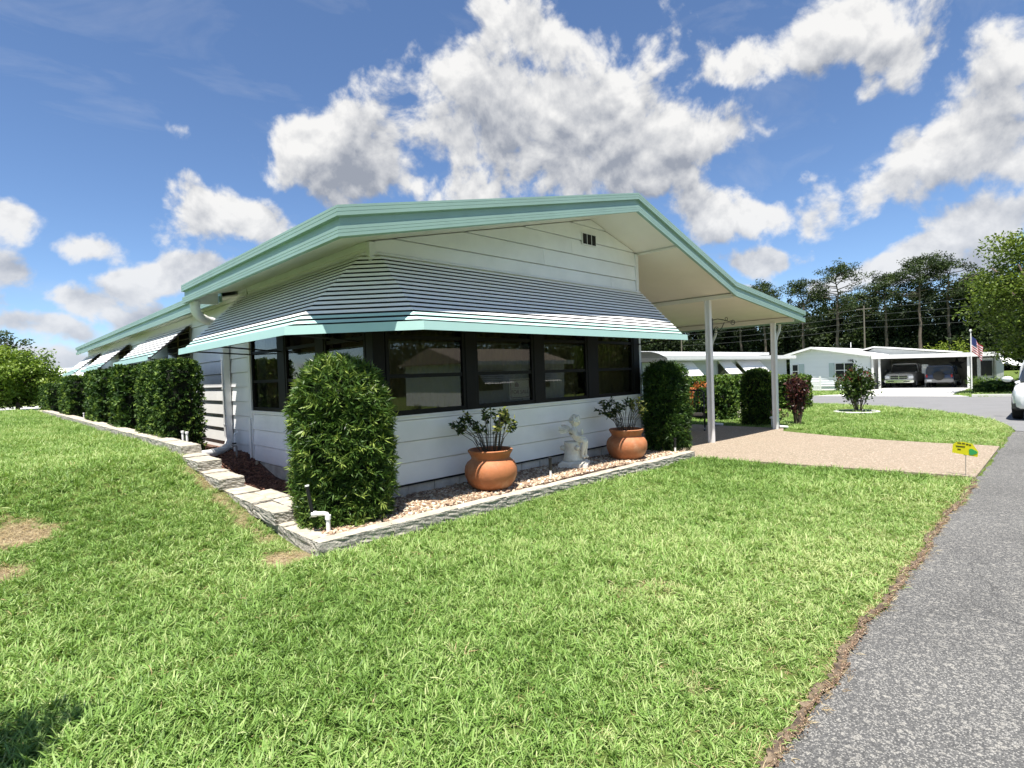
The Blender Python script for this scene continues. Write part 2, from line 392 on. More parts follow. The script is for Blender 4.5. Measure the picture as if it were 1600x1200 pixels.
def aggregate_nodes(N, p, v):
    vo = N.new('ShaderNodeTexVoronoi'); N.put(vo.inputs['Vector'], v); vo.inputs['Scale'].default_value = 60
    sep = N.new('ShaderNodeSeparateColor'); N.put(sep.inputs[0], vo.outputs['Color'])
    c = N.mix(sep.outputs[0], (0.150,0.124,0.088), (0.265,0.222,0.160))
    c = N.mix(N.mapr(sep.outputs[1], 0.86, 0.93), c, (0.48,0.41,0.33))
    c = N.mix(N.mapr(N.noise(v, 0.9, 4), 0.35, 0.7, 0, 0.35), c, (0.26,0.21,0.157))
    c = N.mix(N.mapr(vo.outputs['Distance'], 0.4, 0.8, 0, 0.5), c, (0.36,0.25,0.18))
    N.put(p.inputs['Base Color'], c); p.inputs['Roughness'].default_value = 0.8
    b = N.new('ShaderNodeBump'); b.inputs['Strength'].default_value = 0.7; b.inputs['Distance'].default_value = 0.006
    N.put(b.inputs['Height'], N.math('SUBTRACT', 1.0, vo.outputs['Distance'])); N.put(p.inputs['Normal'], b.outputs[0])
LAWNM = sheet_material('lawn', lawn_nodes); ASPH = sheet_material('asphalt', asphalt_nodes); AGG = sheet_material('aggregate', aggregate_nodes)
STREETM = mat('street_surface', (0.165,0.165,0.168), 0.85, 0.10, 1.5, bump=0.2, bscale=120)
CONC = mat('pale_concrete', (0.58,0.57,0.54), 0.85, 0.06, 1.0, bump=0.2, bscale=90)
SOIL = mat('edge_soil', (0.06,0.044,0.032), 0.95, 0.3, 25, col2=(0.20,0.15,0.10), mixs=22, bump=0.9, bscale=60)

def grid_sheet(name, xs, ys, zf, m, kind='structure', keep=None, attr=None):
    xs = np.asarray(xs); ys = np.asarray(ys); X, Y = np.meshgrid(xs, ys, indexing='ij'); Z = zf(X, Y)
    nx, ny = len(xs), len(ys); V = np.stack([X, Y, Z], -1).reshape(-1, 3)
    i, j = np.meshgrid(np.arange(nx-1), np.arange(ny-1), indexing='ij'); a = (i*ny+j).ravel()
    F = np.stack([a, a+ny, a+ny+1, a+1], -1)
    if keep is not None:
        cx = V[F].mean(1); F = F[keep(cx[:, 0], cx[:, 1])]
    me = bpy.data.meshes.new(name); me.from_pydata(V.tolist(), [], F.tolist()); me.update()
    me.polygons.foreach_set('use_smooth', [True]*len(me.polygons))
    if attr is not None:
        at = me.attributes.new('bare', 'FLOAT', 'POINT'); at.data.foreach_set('value', attr(V[:, 0], V[:, 1]).astype(np.float32))
    o = put(name, me, m); tag(o, kind=kind); return o
def steps(*seg):
    r = [seg[0][0]]
    for a, b, d in seg: r += list(np.arange(a, b-1e-6, d))[1:] + [b]
    return np.array(sorted(set(np.round(r, 4))))
tag(grid_sheet('ground', steps((-400,-40,60),(-40,-10,3),(-10,-4,0.5),(-4,11,0.12),(11,30,0.5),(30,60,2),(60,500,60)),
    steps((-300,-20,40),(-20,0.5,2),(0.5,10,0.12),(10,40,1),(40,80,4),(80,500,60)), lambda x, y: height(x, y), LAWNM, attr=bare))

def poly_sheet(name, poly, zf, m, step=0.5, thick=0.05):
    """flat-ish slab that follows the ground, with a real edge"""
    bm = bmesh.new(); vs = []
    n = len(poly)
    for i in range(n):
        a = Vector((*poly[i], 0)); b = Vector((*poly[(i+1) % n], 0)); k = max(1, int((b-a).length/step))
        for t in range(k): vs.append(bm.verts.new(a.lerp(b, t/k)))
    f = bm.faces.new(vs)
    if f.normal.z < 0: f.normal_flip()
    xs = [p[0] for p in poly]; ys = [p[1] for p in poly]
    for ax, lo, hi in ((0, min(xs), max(xs)), (1, min(ys), max(ys))):
        st = max(1.0, (hi-lo)/30); q = lo+st
        while q < hi:
            co = [0, 0, 0]; no = [0, 0, 0]; co[ax] = q; no[ax] = 1
            bmesh.ops.bisect_plane(bm, geom=bm.verts[:]+bm.edges[:]+bm.faces[:], plane_co=co, plane_no=no); q += st
    bm.normal_update()
    for fc in bm.faces:
        if fc.normal.z < 0: fc.normal_flip()
    r = bmesh.ops.extrude_face_region(bm, geom=bm.faces[:])
    top = [v for v in r['geom'] if isinstance(v, bmesh.types.BMVert)]; ts = set(top)
    for v in bm.verts:
        z = zf(v.co.x, v.co.y); v.co.z = z if v in ts else z-thick
    bmesh.ops.recalc_face_normals(bm, faces=bm.faces[:])
    me = bpy.data.meshes.new(name); bm.to_mesh(me); bm.free()
    o = put(name, me, m); tag(o, kind='structure'); return o

def road_z(x, y): return -0.0125*np.clip(np.asarray(x, float)-6, 0, 44) + 0.012
xs = steps((-30,-3,1),(-3,17.4,0.08))
Vr = []; Fr = []; ny = 9
for x in xs:
    e = float(road_edge(x))
    for k in range(ny):
        y = -6.2 + (e+6.2)*k/(ny-1); Vr.append((x, y, float(road_z(x, y)) + (0 if k < ny-1 else -0.006)))
for i in range(len(xs)-1):
    for k in range(ny-1): Fr.append((i*ny+k, (i+1)*ny+k, (i+1)*ny+k+1, i*ny+k+1))
o = MB(); o.v = Vr; o.f = Fr; o = o.build('road', ASPH, smooth='all'); tag(o, kind='structure')
poly_sheet('street', STREET, lambda x, y: float(road_z(x, y))+0.006, STREETM, 1.0)
poly_sheet('driveway', DRIVE, lambda x, y: float(road_z(x, 0))+0.020, AGG, 0.4)
poly_sheet('concrete_driveway', FARDRIVE, lambda x, y: float(road_z(x, 0))+0.035, CONC, 1.0)
# kerb and footpath in front of the far house
for nm, pl, dz, mm in (('kerb', [(36.25,11.5),(36.55,11.5),(36.35,10.75),(36.05,10.75)], 0.12, CONC), ('path', [(47.6,17.5),(48.6,17.5),(48.6,10.0),(47.6,10.0)], 0.03, CONC),
                       ('kerb', [(36.0,3.3),(36.3,3.3),(36.9,1.8),(36.6,1.7)], 0.12, CONC)):
    poly_sheet(nm, pl, lambda x, y, dz=dz: float(road_z(x, 0))+dz, mm, 0.5, 0.15)
# white street across the end of the left-hand lawn
poly_sheet('side_street', [(-60,47.5),(-20,47.0),(3.0,47.5),(14,48),(14,60),(-60,60)], lambda x, y: h1(-5, 48)+0.04, CONC, 2.0)
# worn soil strip between lawn and road
rng = np.random.default_rng(3)
sx = steps((-2,9.6,0.018)); mb = MB()
wl = 0.008+0.014*np.abs(np.sin(sx*3.1+np.sin(sx*1.3)*2))+0.03*rng.random(len(sx)); wr = -0.008+0.030*rng.random(len(sx))*np.abs(np.sin(sx*2.3))
for i, x in enumerate(sx):
    e = float(road_edge(x)); zc = float(road_z(x, 0))
    mb.v += [(x, e-wr[i], zc+0.004), (x, e+0.02, zc+0.012+0.008*rng.random()), (x, e+wl[i], zc+0.018)]
for i in range(len(sx)-1):
    for k in range(2): mb.f.append((i*3+k, (i+1)*3+k, (i+1)*3+k+1, i*3+k+1))
tag(mb.build('edge_soil', SOIL, smooth='all'), kind='structure')

# planting bed inside the edging
BED_Z = 0.138
def bed_z(x, y): return BED_Z - 0.085*ss(5.5, 6.4, y)*(1-ss(3.36, 3.5, x)) + 0.32*ss(8.6, 10.2, y) - 0.06*ss(6, 9.2, x)
MULCH = mat('mulch_soil', (0.085,0.045,0.032), 0.95, 0.3, 20, col2=(0.16,0.095,0.07), mixs=12, bump=0.9, bscale=50)
grid_sheet('bed_soil', steps((2.22,9.2,0.2)), steps((4.835,5.85,0.145)), bed_z, MULCH)
grid_sheet('side_bed_soil', steps((2.22,3.5,0.2)), steps((5.85,35,0.3)), bed_z, MULCH)

# ------------------------------------------------------------------ the mint-trimmed mobile home
XS, YW, XR, ZB, SILL, HEAD = 3.37, 5.70, 9.04, 0.29, 1.13, 2.50
YR, YJ, YE = 4.79, 10.1, 28.3
SOF = [(2.52,2.94),(7.65,4.13),(11.3,3.06),(15.5,2.69)]
def sof(x):
    for (a, za), (b, zb) in zip(SOF[:-1], SOF[1:]):
        if x <= b: return za+(zb-za)*(x-a)/(b-a)+0.09
    return SOF[-1][1]+0.09      # soffits sit a little above the foot of the fascia
house = thing('mobile_home', (XS, YW, ZB), 'white sided mobile home with mint green roof trim, striped awning and attached carport', 'house')
# skeleton walls behind the siding
mb = MB()
mb.box(XS+0.02, XR-0.02, YW+0.02, YW+0.12, ZB-0.2, SILL-0.02)
top = [(XS+0.02, HEAD), (XR-0.02, HEAD), (XR-0.02, sof(XR)-0.01), (7.65, sof(7.65)-0.01), (XS+0.02, sof(XS)-0.01)]
mb.prism([(x, YW+0.02, z) for x, z in top], (0, 0.1, 0))
mb.box(XS+0.02, XS+0.12, YW+0.12, 9.7, ZB-0.2, SILL-0.02); mb.box(XS+0.02, XS+0.12, YW+0.12, 9.7, HEAD, sof(XS)-0.02)
mb.box(XS+0.02, XS+0.12, 9.7, YE-0.3, 0.1, sof(XS)-0.02)
mb.box(XR-0.12, XR-0.02, YW+0.12, YE-0.3, -0.05, sof(XR)-0.02)
mb.box(XS+0.12, XR-0.12, YE-0.4, YE-0.3, 0.1, 3.1)
mb.build('wall', SIDING, house)
mb = MB(); mb.box(XS+0.13, XR-0.13, YW+0.13, 9.6, 0.45, 0.50); mb.box(XS+0.13, XR-0.13, 9.0, 9.1, 0.5, 2.75); mb.box(XS+0.13, XR-0.13, YW+0.13, 9.6, 2.75, 2.8)
mb.build('porch_room', ROOMM, house)

def clip_board(x0, x1, z0, z1):
    """board outline under the gable"""
    zt = min(z1, max(sof(x) for x in np.linspace(x0, x1, 12)))-0.0
    xs = [x for x in np.linspace(x0, x1, 60)]
    pts = [(x, min(z1, sof(x)-0.012)) for x in xs if sof(x)-0.012 > z0]
    if len(pts) < 2: return None
    keep = [pts[0]]
    for i in range(1, len(pts)-1):
        a, b, c = pts[i-1], pts[i], pts[i+1]
        if abs((b[1]-a[1])*(c[0]-b[0])-(c[1]-b[1])*(b[0]-a[0])) > 1e-6: keep.append(b)
    keep.append(pts[-1])
    return [(keep[0][0], z0), (keep[-1][0], z0)] + keep[::-1]
random.seed(5)
BH = 0.262
def front_board(x0, x1, z0, z1):
    poly = clip_board(x0, x1, z0+0.008, z1)
    if not poly: return
    # lapped: the foot stands proud of the board below, the head tucks under the next
    def yy(z): return YW - 0.026*(1-(z-z0)/max(BH, 1e-3)) - 0.003
    f = [(x, yy(z), z) for x, z in poly]; b = [(x, YW+0.015, z) for x, z in poly]; n = len(poly)
    mb = MB(); mb.add(f+b, [tuple(range(n)), tuple(range(2*n-1, n-1, -1))] + [(i, n+i, n+(i+1) % n, (i+1) % n) for i in range(n)])
    mb.build('siding_board', SIDING, house)
z = ZB
while z < SILL-0.03:
    z1 = min(z+BH, SILL)
    front_board(XS+0.05, XR-0.05, z, z1-0.002); z = z1
z = HEAD
row = 0
while z < 4.2:
    z1 = z+BH; s = (7.1, 5.4, 8.2, 6.4)[row % 4]
    front_board(XS+0.05, s-0.002, z, z1-0.002); front_board(s+0.002, XR-0.05, z, z1-0.002); z = z1; row += 1
def side_board(y0, y1, z0, z1, h=BH):
    def xx(z): return XS - 0.026*(1-(z-z0)/h) - 0.003
    p = [(y0, z0+0.009), (y1, z0+0.009), (y1, z1), (y0, z1)]
    f = [(xx(z), y, z) for y, z in p]; b = [(XS+0.015, y, z) for y, z in p]
    mb = MB(); mb.add(f+b, [(3,2,1,0), (4,5,6,7)] + [(i, (i+1) % 4, 4+(i+1) % 4, 4+i) for i in range(4)])
    mb.build('siding_board', SIDING, house)
z = ZB
while z < SILL-0.03: side_board(YW+0.05, 9.68, z, min(z+BH, SILL)-0.002); z += BH
z = HEAD
while z < sof(XS)-0.1: side_board(YW+0.05, 9.68, z, min(z+BH, sof(XS)-0.015)-0.002); z += BH
z = ZB-0.03; row = 0
while z < sof(XS)-0.12:
    a = 9.80
    for b in ((13.3,17.0,20.6,24.3,YE-0.35) if row % 2 else (11.6,15.2,18.8,22.5,YE-0.35)):
        side_board(a, b-0.004, z, min(z+0.255, sof(XS)-0.015)-0.002, 0.255); a = b
    z += 0.255; row += 1
# corner and joint trims
MB().box(XS-0.035, XS+0.05, YW-0.035, YW+0.05, ZB, SILL).build('corner_trim', WHITE, house)
MB().box(XS-0.035, XS+0.05, YW-0.035, YW+0.05, HEAD, sof(XS)-0.02).build('corner_trim', WHITE, house)
MB().box(XR-0.05, XR+0.035, YW-0.035, YW+0.05, ZB, sof(XR)-0.02).build('corner_trim', WHITE, house)
MB().box(XS-0.04, XS+0.05, 9.68, 9.79, 0.02, sof(XS)-0.02).build('joint_trim', WHITE, house)
MB().box(XS+0.06, XR-0.06, YW-0.05, YW+0.02, SILL-0.012, SILL+0.012).build('sill_rail', WHITE, house)
MB().box(XS-0.05, XS+0.02, YW+0.06, 9.67, SILL-0.012, SILL+0.012).build('sill_rail', WHITE, house)
MB().box(XS+0.06, XR-0.06, YW-0.022, YW+0.02, ZB-0.018, ZB-0.004).build('drip_rail', DARKIN, house)
MB().box(XS-0.034, XS+0.13, YW+0.06, YE-0.31, sof(XS)-0.085, sof(XS)+0.06).build('frieze', SIDING, house)
# gable vent
v = MB().box(7.36, 7.74, YW-0.045, YW-0.02, 3.745, 3.945).build('gable_vent', WHITE, house)
for k in range(3): MB().box(7.375+k*0.123, 7.48+k*0.123, YW-0.049, YW-0.046, 3.76, 3.93).build('slot', DARKIN, v)
# block skirting
random.seed(2)
def skirt(p0, d, length, z0, courses, out, lft):
    """course of blocks from p0 along unit d; out = outward unit"""
    for c in range(courses):
        t = -0.2*(c % 2); z1 = ZB-0.02-c*0.2
        while t < length:
            a, b = max(t, 0)+0.004, min(t+0.4, length)-0.004
            if b-a > 0.05:
                q = []
                for zz in (max(z0, z1-0.194), z1):
                    j = 0.01*random.random()
                    for (s, o2) in ((a, 0.0+j), (b, 0.0+j), (b, -0.10), (a, -0.10)):
                        q.append((p0[0]+d[0]*s+out[0]*o2, p0[1]+d[1]*s+out[1]*o2, zz))
                MB().hexa(q).build('skirting_block', BLOCKM, house, bevel=0.006)
            t += 0.4
skirt((XS+0.0, YW+0.005), (1,0), XR-XS, -0.1, 2, (0,-1), 0)
skirt((XS+0.005, YW+0.02), (0,1), 4.0, -0.1, 2, (-1,0), 0)

# windows: black framed, three lights high, curtains behind
def win_front(x0, x1, curtain=True):
    w = MB()
    yo, yi = YW-0.045, YW+0.03
    fr = 0.045
    w.box(x0, x0+fr, yo, yi, SILL+0.012, HEAD); w.box(x1-fr, x1, yo, yi, SILL+0.012, HEAD)
    w.box(x0+fr, x1-fr, yo, yi, SILL+0.012, SILL+0.07); w.box(x0+fr, x1-fr, yo, yi, HEAD-0.05, HEAD)
    o = w.build('window', BLACKF, house, bevel=0.003)
    for z in (1.60, 2.075):
        MB().box(x0+fr, x1-fr, yo+0.012, yi-0.01, z, z+0.048).build('rail', BLACKF, o)
    for a, b, y in ((SILL+0.07, 1.60, yo+0.03), (1.648, 2.075, yo+0.022), (2.123, HEAD-0.05, yo+0.03)):
        MB().box(x0+fr, x1-fr, y, y+0.004, a, b).build('pane', SCREENG, o)
    n = int((x1-x0)/0.018); mb = MB(); vs = []
    for i in range(n+1):
        x = x0+(x1-x0)*i/n; y = YW+0.20+0.018*math.sin(i*1.1)+0.010*math.sin(i*0.37+x0*5)
        vs += [(x, y, SILL-0.1), (x, y, HEAD+0.1)]
    mb.add(vs, [(2*i, 2*i+2, 2*i+3, 2*i+1) for i in range(n)]); mb.build('curtain', CURTAIN, o, smooth='all')
def win_side(y0, y1):
    xo, xi = XS-0.045, XS+0.03; fr = 0.045; w = MB()
    w.box(xo, xi, y0, y0+fr, SILL+0.012, HEAD); w.box(xo, xi, y1-fr, y1, SILL+0.012, HEAD)
    w.box(xo, xi, y0+fr, y1-fr, SILL+0.012, SILL+0.07); w.box(xo, xi, y0+fr, y1-fr, HEAD-0.05, HEAD)
    o = w.build('window', BLACKF, house, bevel=0.003)
    for z in (1.60, 2.075): MB().box(xo+0.012, xi-0.01, y0+fr, y1-fr, z, z+0.048).build('rail', BLACKF, o)
    for a, b, x in ((SILL+0.07, 1.60, xo+0.03), (1.648, 2.075, xo+0.022), (2.123, HEAD-0.05, xo+0.03)):
        MB().box(x, x+0.004, y0+fr, y1-fr, a, b).build('pane', SCREENG, o)
    n = int((y1-y0)/0.02); vs = []
    for i in range(n+1):
        y = y0+(y1-y0)*i/n; x = XS+0.20+0.022*math.sin(i*1.1)
        vs += [(x, y, SILL-0.1), (x, y, HEAD+0.1)]
    MB().add(vs, [(2*i, 2*i+1, 2*i+3, 2*i+2) for i in range(n)]).build('curtain', CURTAIN, o, smooth='all')
for a, b in ((3.49,4.71),(4.89,6.06),(6.26,7.39),(7.65,8.79)): win_front(a, b)
for a, b in ((8.44,9.60),(7.13,8.20),(5.84,6.91)): win_side(a, b)
MB().box(XS-0.06, XS+0.10, YW-0.06, YW+0.10, SILL+0.013, HEAD-0.001).build('corner_post', BLACKF, house, bevel=0.004)
for a, b in ((4.712,4.888),(6.062,6.258),(7.392,7.648),(8.792,8.985)):
    MB().box(a, b, YW-0.055, YW+0.04, SILL+0.013, HEAD-0.001).build('window_post', BLACKF, house, bevel=0.004)
for a, b in ((8.202,8.438),(6.912,7.128)):
    MB().box(XS-0.055, XS+0.04, a, b, SILL+0.013, HEAD-0.001).build('window_post', BLACKF, house, bevel=0.004)
# high windows of the rear wing, under the small awnings
for y0 in (13.1, 19.3, 24.9):
    for k in range(2):
        a = y0+k*1.0; o = MB().box(XS-0.05, XS-0.005, a, a+0.95, 1.75, 2.85).build('window', BRONZE, house, bevel=0.004)
        MB().box(XS-0.056, XS-0.051, a+0.07, a+0.88, 1.83, 2.77).build('pane', mat('dark_pane', (0.03,0.032,0.03), 0.08, 0.1), o)
        for z in np.arange(1.95, 2.75, 0.13): MB().box(XS-0.064, XS-0.058, a+0.07, a+0.88, z, z+0.018).build('louvre', mat('louvre_grey', (0.25,0.25,0.22), 0.4), o)

# roof: decks, soffits, stepped fascia
PROF = [(0.0,0.0),(0.050,0.0),(0.050,0.030),(0.046,0.033),(0.050,0.036),(0.050,0.062),(0.046,0.065),(0.050,0.068),(0.050,0.098),(0.014,0.100),(0.014,0.190),(0.060,0.192),(0.060,0.225),(0.056,0.228),(0.060,0.231),(0.060,0.262),(0.056,0.265),(0.060,0.268),(0.060,0.292),(0.0,0.296)]
def fascia(path, outs, name='fascia', par=None, sc=1.0):
    """profile swept along path points; outs = mitred outward vectors"""
    mb = MB(); n = len(PROF); vs = []
    for p, o in zip(path, outs):
        for a, z in PROF: vs.append((p[0]+o[0]*a, p[1]+o[1]*a, p[2]+z*sc))
    fs = []
    for i in range(len(path)-1):
        for k in range(n): fs.append((i*n+k, (i+1)*n+k, (i+1)*n+(k+1) % n, i*n+(k+1) % n))
    fs += [tuple(range(n)), tuple(range(len(path)*n-1, (len(path)-1)*n-1, -1))]
    mb.add(vs, fs); return mb.build(name, MINT, par)
def deck(poly_top, dz, name, m, par):
    MB().prism(poly_top, (0, 0, dz)).build(name, m, par)
roof = MB()
XL = SOF[0][0]; XB = 3.06
ZBK = 3.0
roof.prism([(XL,YR,SOF[0][1]+0.22),(XL,YJ,SOF[0][1]+0.22),(7.65,YJ,4.35),(7.65,YR,4.35)], (0,0,0.07))
roof.prism([(XB,YJ+0.003,ZBK+0.22),(XB,YE,ZBK+0.22),(7.65,YE,4.35),(7.65,YJ+0.003,4.35)], (0,0,0.07))
roof.prism([(7.652,YR,4.35),(7.652,YE,4.35),(11.3,YE,3.28),(11.3,YR,3.28)], (0,0,0.07))
roof.prism([(11.302,YR,3.28),(11.302,12.5,3.28),(15.5,12.5,2.91),(15.5,YR,2.91)], (0,0,0.07))
roof = roof.build('roof', ROOFW, house)
def soffit(p): MB().prism(p, (0,0,0.02)).build('soffit', SOFFIT, roof)
soffit([(XL,YR+0.004,sof(XL)),(XL,YJ,sof(XL)),(XS-0.04,YJ,sof(XS-0.04)),(XS-0.04,YR+0.004,sof(XS-0.04))])
soffit([(XS-0.038,YR+0.004,sof(XS-0.038)),(XS-0.038,YW+0.1,sof(XS-0.038)),(7.648,YW+0.1,sof(7.648)),(7.648,YR+0.004,sof(7.648))])
soffit([(7.652,YR+0.004,sof(7.652)),(7.652,YW+0.1,sof(7.652)),(XR+0.05,YW+0.1,sof(XR+0.05)),(XR+0.05,YR+0.004,sof(XR+0.05))])
soffit([(XR+0.053,YR+0.004,sof(XR+0.053)),(XR+0.053,12.5,sof(XR+0.053)),(11.3,12.5,sof(11.3)),(11.3,YR+0.004,sof(11.3))])
soffit([(11.303,YR+0.004,sof(11.303)),(11.303,12.5,sof(11.303)),(15.48,12.5,sof(15.48)),(15.48,YR+0.004,sof(15.48))])
soffit([(XB,YJ+0.01,ZBK+0.08),(XB,YE,ZBK+0.08),(XS-0.04,YE,ZBK+0.14),(XS-0.04,YJ+0.01,ZBK+0.14)])
# fascia: front rake (four straight lengths, mitred) and the eaves
fp = [(x, YR, z) for x, z in SOF]
fascia([(XL,YR,2.94),(7.65,YR,4.13)], [(-1,-1),(0,-1)], par=roof)
fascia([(7.65,YR,4.13),(11.3,YR,3.06)], [(0,-1),(0,-1)], par=roof)
fascia([(11.3,YR,3.06),(15.5,YR,2.69)], [(0,-1),(1,-1)], par=roof)
fascia([(XL,YJ,2.94),(XL,YR,2.94)], [(-1,0),(-1,-1)], par=roof)
fascia([(XB,YE,ZBK),(XB,YJ-0.05,ZBK)], [(-1,1),(-1,0)], par=roof)
fascia([(15.5,YR,2.69),(15.5,12.5,2.69)], [(1,-1),(1,0)], par=roof, sc=0.95)
MB().box(XL+0.01, XB-0.06, YJ-0.03, YJ, 2.95, 3.16).build('fascia_return', WHITE, roof)
# carport beams, posts, downspouts
for x, y0 in ((11.38, YR+0.06),):
    MB().box(x-0.05, x+0.05, y0, 12.4, sof(x)-0.10, sof(x)-0.015).build('carport_beam', SOFFIT, house)
MB().box(XR+0.0, XR+0.06, YR+0.06, YW-0.05, sof(XR)-0.05, sof(XR)-0.012).build('soffit_strip', SOFFIT, house)
MB().box(15.0-0.05, 15.0+0.05, YR+0.06, 12.4, 2.70, sof(15.0)-0.012).build('carport_beam', SOFFIT, house)
def post(x, y, zt, lab):
    zb = float(road_z(x, 0))+0.02
    p = MB()
    p.prism([(x-0.055,y-0.055,zb),(x+0.055,y-0.055,zb),(x+0.055,y-0.03,zb),(x+0.04,y-0.03,zb),(x+0.04,y+0.03,zb),(x+0.055,y+0.03,zb),(x+0.055,y+0.055,zb),(x-0.055,y+0.055,zb),(x-0.055,y+0.03,zb),(x-0.04,y+0.03,zb),(x-0.04,y-0.03,zb),(x-0.055,y-0.03,zb)], (0,0,zt-zb))
    o = p.build('carport_post', WHITE, house); return o
post(11.37, 5.40, sof(11.38)-0.10, 'a'); post(14.95, 5.34, 2.70, 'b'); post(15.0, 7.1, 2.70, 'c'); post(11.37, 10.8, sof(11.38)-0.10, 'd'); post(15.0, 10.8, 2.70, 'e')
def small_spout(y):
    z0 = float(road_z(15, 0))+0.12
    MB().tube([(15.42,y,2.69),(15.42,y,2.60),(15.36,y,2.50),(15.20,y,2.36),(15.12,y,2.24),(15.11,y,2.1),(15.11,y,z0),(15.14,y-0.03,z0-0.05),(15.34,y-0.16,z0-0.08)], 0.036, 10).build('downspout', DSPOUT, house, smooth=True)
small_spout(5.34); small_spout(7.1)

# big downspout on the left wall: corrugated elbow from the eave, square pipe, bottom elbow and outlet
ctl = [Vector(p) for p in ((2.62,9.96,2.98),(2.62,9.98,2.87),(2.66,10.06,2.79),(2.76,10.22,2.735),(2.92,10.42,2.71),(3.10,10.60,2.70),(3.24,10.71,2.68),(3.29,10.745,2.60),(3.295,10.745,2.42))]
pts = []
for a_, b_ in zip(ctl[:-1], ctl[1:]): pts += [a_, a_.lerp(b_, 0.5)]
pts.append(ctl[-1]); rr = [0.072+0.006*(k % 2) for k in range(len(pts))]
MB().tube(pts, rr, 14).build('downspout_elbow', DSPOUT, house, smooth=True)
ds = MB().box(XS-0.145, XS-0.035, 10.68, 10.83, 0.64, 2.44).build('downspout', DSPOUT, house, bevel=0.012, seg=2)
for z in (1.5, 0.85): MB().box(XS-0.150, XS-0.034, 10.675, 10.835, z, z+0.03).build('strap', DSPOUT, ds)
MB().tube([(3.295,10.745,0.66),(3.29,10.74,0.56),(3.22,10.62,0.47),(3.05,10.4,0.44),(2.72,9.9,0.46),(2.36,9.35,0.52)], 0.072, 12).build('downspout_outlet', DSPOUT, house, smooth=True)
MB().tube([(3.30,10.35,0.75),(3.26,10.35,0.72),(3.25,10.35,0.30),(3.20,10.3,0.24)], 0.022, 8).build('drain_pipe', PVC, house, smooth=True)
MB().tube([(3.31,9.73,1.0),(3.31,9.73,0.10)], 0.02, 8).build('conduit', PVC, house, smooth=True)
MB().tube([(3.30,9.45,0.30),(3.30,9.45,0.10)], 0.022, 8).build('stub_pipe', mat('tan_pipe',(0.5,0.42,0.3),0.5), house, smooth=True)

# ------------------------------------------------------------------ slatted awnings
def slatted(th, path, o1, zt, zb, n, mint, gapdark=True, lip=0.095):
    """path(o) -> plan points at distance o out from the wall"""
    def sweep(sec, name, m, closed=True):
        k = len(path(sec[0][0])); mb = MB(); vs = []
        for (o, z) in sec: vs += [(x, y, z) for x, y in path(o)]
        s = len(sec); fs = []
        for a in range(s if closed else s-1):
            b = (a+1) % s
            for j in range(k-1): fs.append((a*k+j, a*k+j+1, b*k+j+1, b*k+j))
        if closed and s == 4: fs += [tuple(a*k for a in range(s)), tuple(a*k+k-1 for a in range(s-1, -1, -1))]
        mb.add(vs, fs); return mb.build(name, m, th)
    do = o1/n; dz = (zt-zb)/n
    for i in range(n):
        o = o1-i*do; z = zb+i*dz
        if i == 0:
            sweep([(o+0.004, z), (o-0.003, z+lip), (o-0.010, z+lip), (o-0.004, z)], 'valance', MINTL)
            continue
        m = MINTL if i <= mint else SLAT
        if z+dz*0.75 < zb+lip: continue
        sweep([(o+0.006, z+dz*0.16), (o-do*0.46, z+dz*0.75), (o-do*0.46-0.006, z+dz*0.72), (o-0.002, z+dz*0.13)], 'slat', m)
    sweep([(o1-0.035, zb+0.03), (0.03, zt-0.055), (0.022, zt-0.060), (o1-0.042, zb+0.025)], 'gap_shade_sheet', DARKIN)  # added dark sheet: paints the shadow between the slats, not a real pan
AW_Y = 10.05
def wrap_path(o):
    k = 0.07
    return [(XS-o-0.03, AW_Y), (XS-o-0.03, YW+k+0.05*o), (XS+k*(1-o)-0.0, YW-o-0.03), (XR+0.03, YW-o-0.03)]
aw = thing('awning', (XS, YW, 3.07), 'large white slatted awning wrapping the front corner with mint green valance', 'awning')
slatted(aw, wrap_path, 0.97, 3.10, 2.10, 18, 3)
for a, b in (((XS-0.04,9.60,2.08),(XS-0.96,9.60,2.13)), ((XS-0.04,8.3,2.06),(XS-0.96,8.3,2.13)), ((XS-0.04,6.0,2.06),(XS-0.9,6.0,2.13)), ((8.95,YW-0.05,2.08),(8.95,YW-0.96,2.13)), ((6.16,YW-0.05,2.2),(6.16,YW-0.96,2.14))):
    MB().tube([a, b], 0.011, 6).build('support_rod', BLACKM, aw)
for lab, y0, y1 in (('small slatted side awning just behind the downspout, nearest the street', 13.05, 16.9), ('middle of the three small slatted awnings along the left wall', 19.4, 22.9), ('farthest small slatted awning at the rear end of the left wall', 24.7, 28.0)):
    t = thing('awning', (XS, y0, 2.9), lab, 'awning', 'small awnings along the left wall')
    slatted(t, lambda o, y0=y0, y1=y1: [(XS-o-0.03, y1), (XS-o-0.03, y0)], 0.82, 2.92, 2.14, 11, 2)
    for y in (y0+0.05, y1-0.05): MB().tube([(XS-0.04,y,2.05),(XS-0.82,y,2.17)], 0.011, 6).build('support_rod', BLACKM, t)

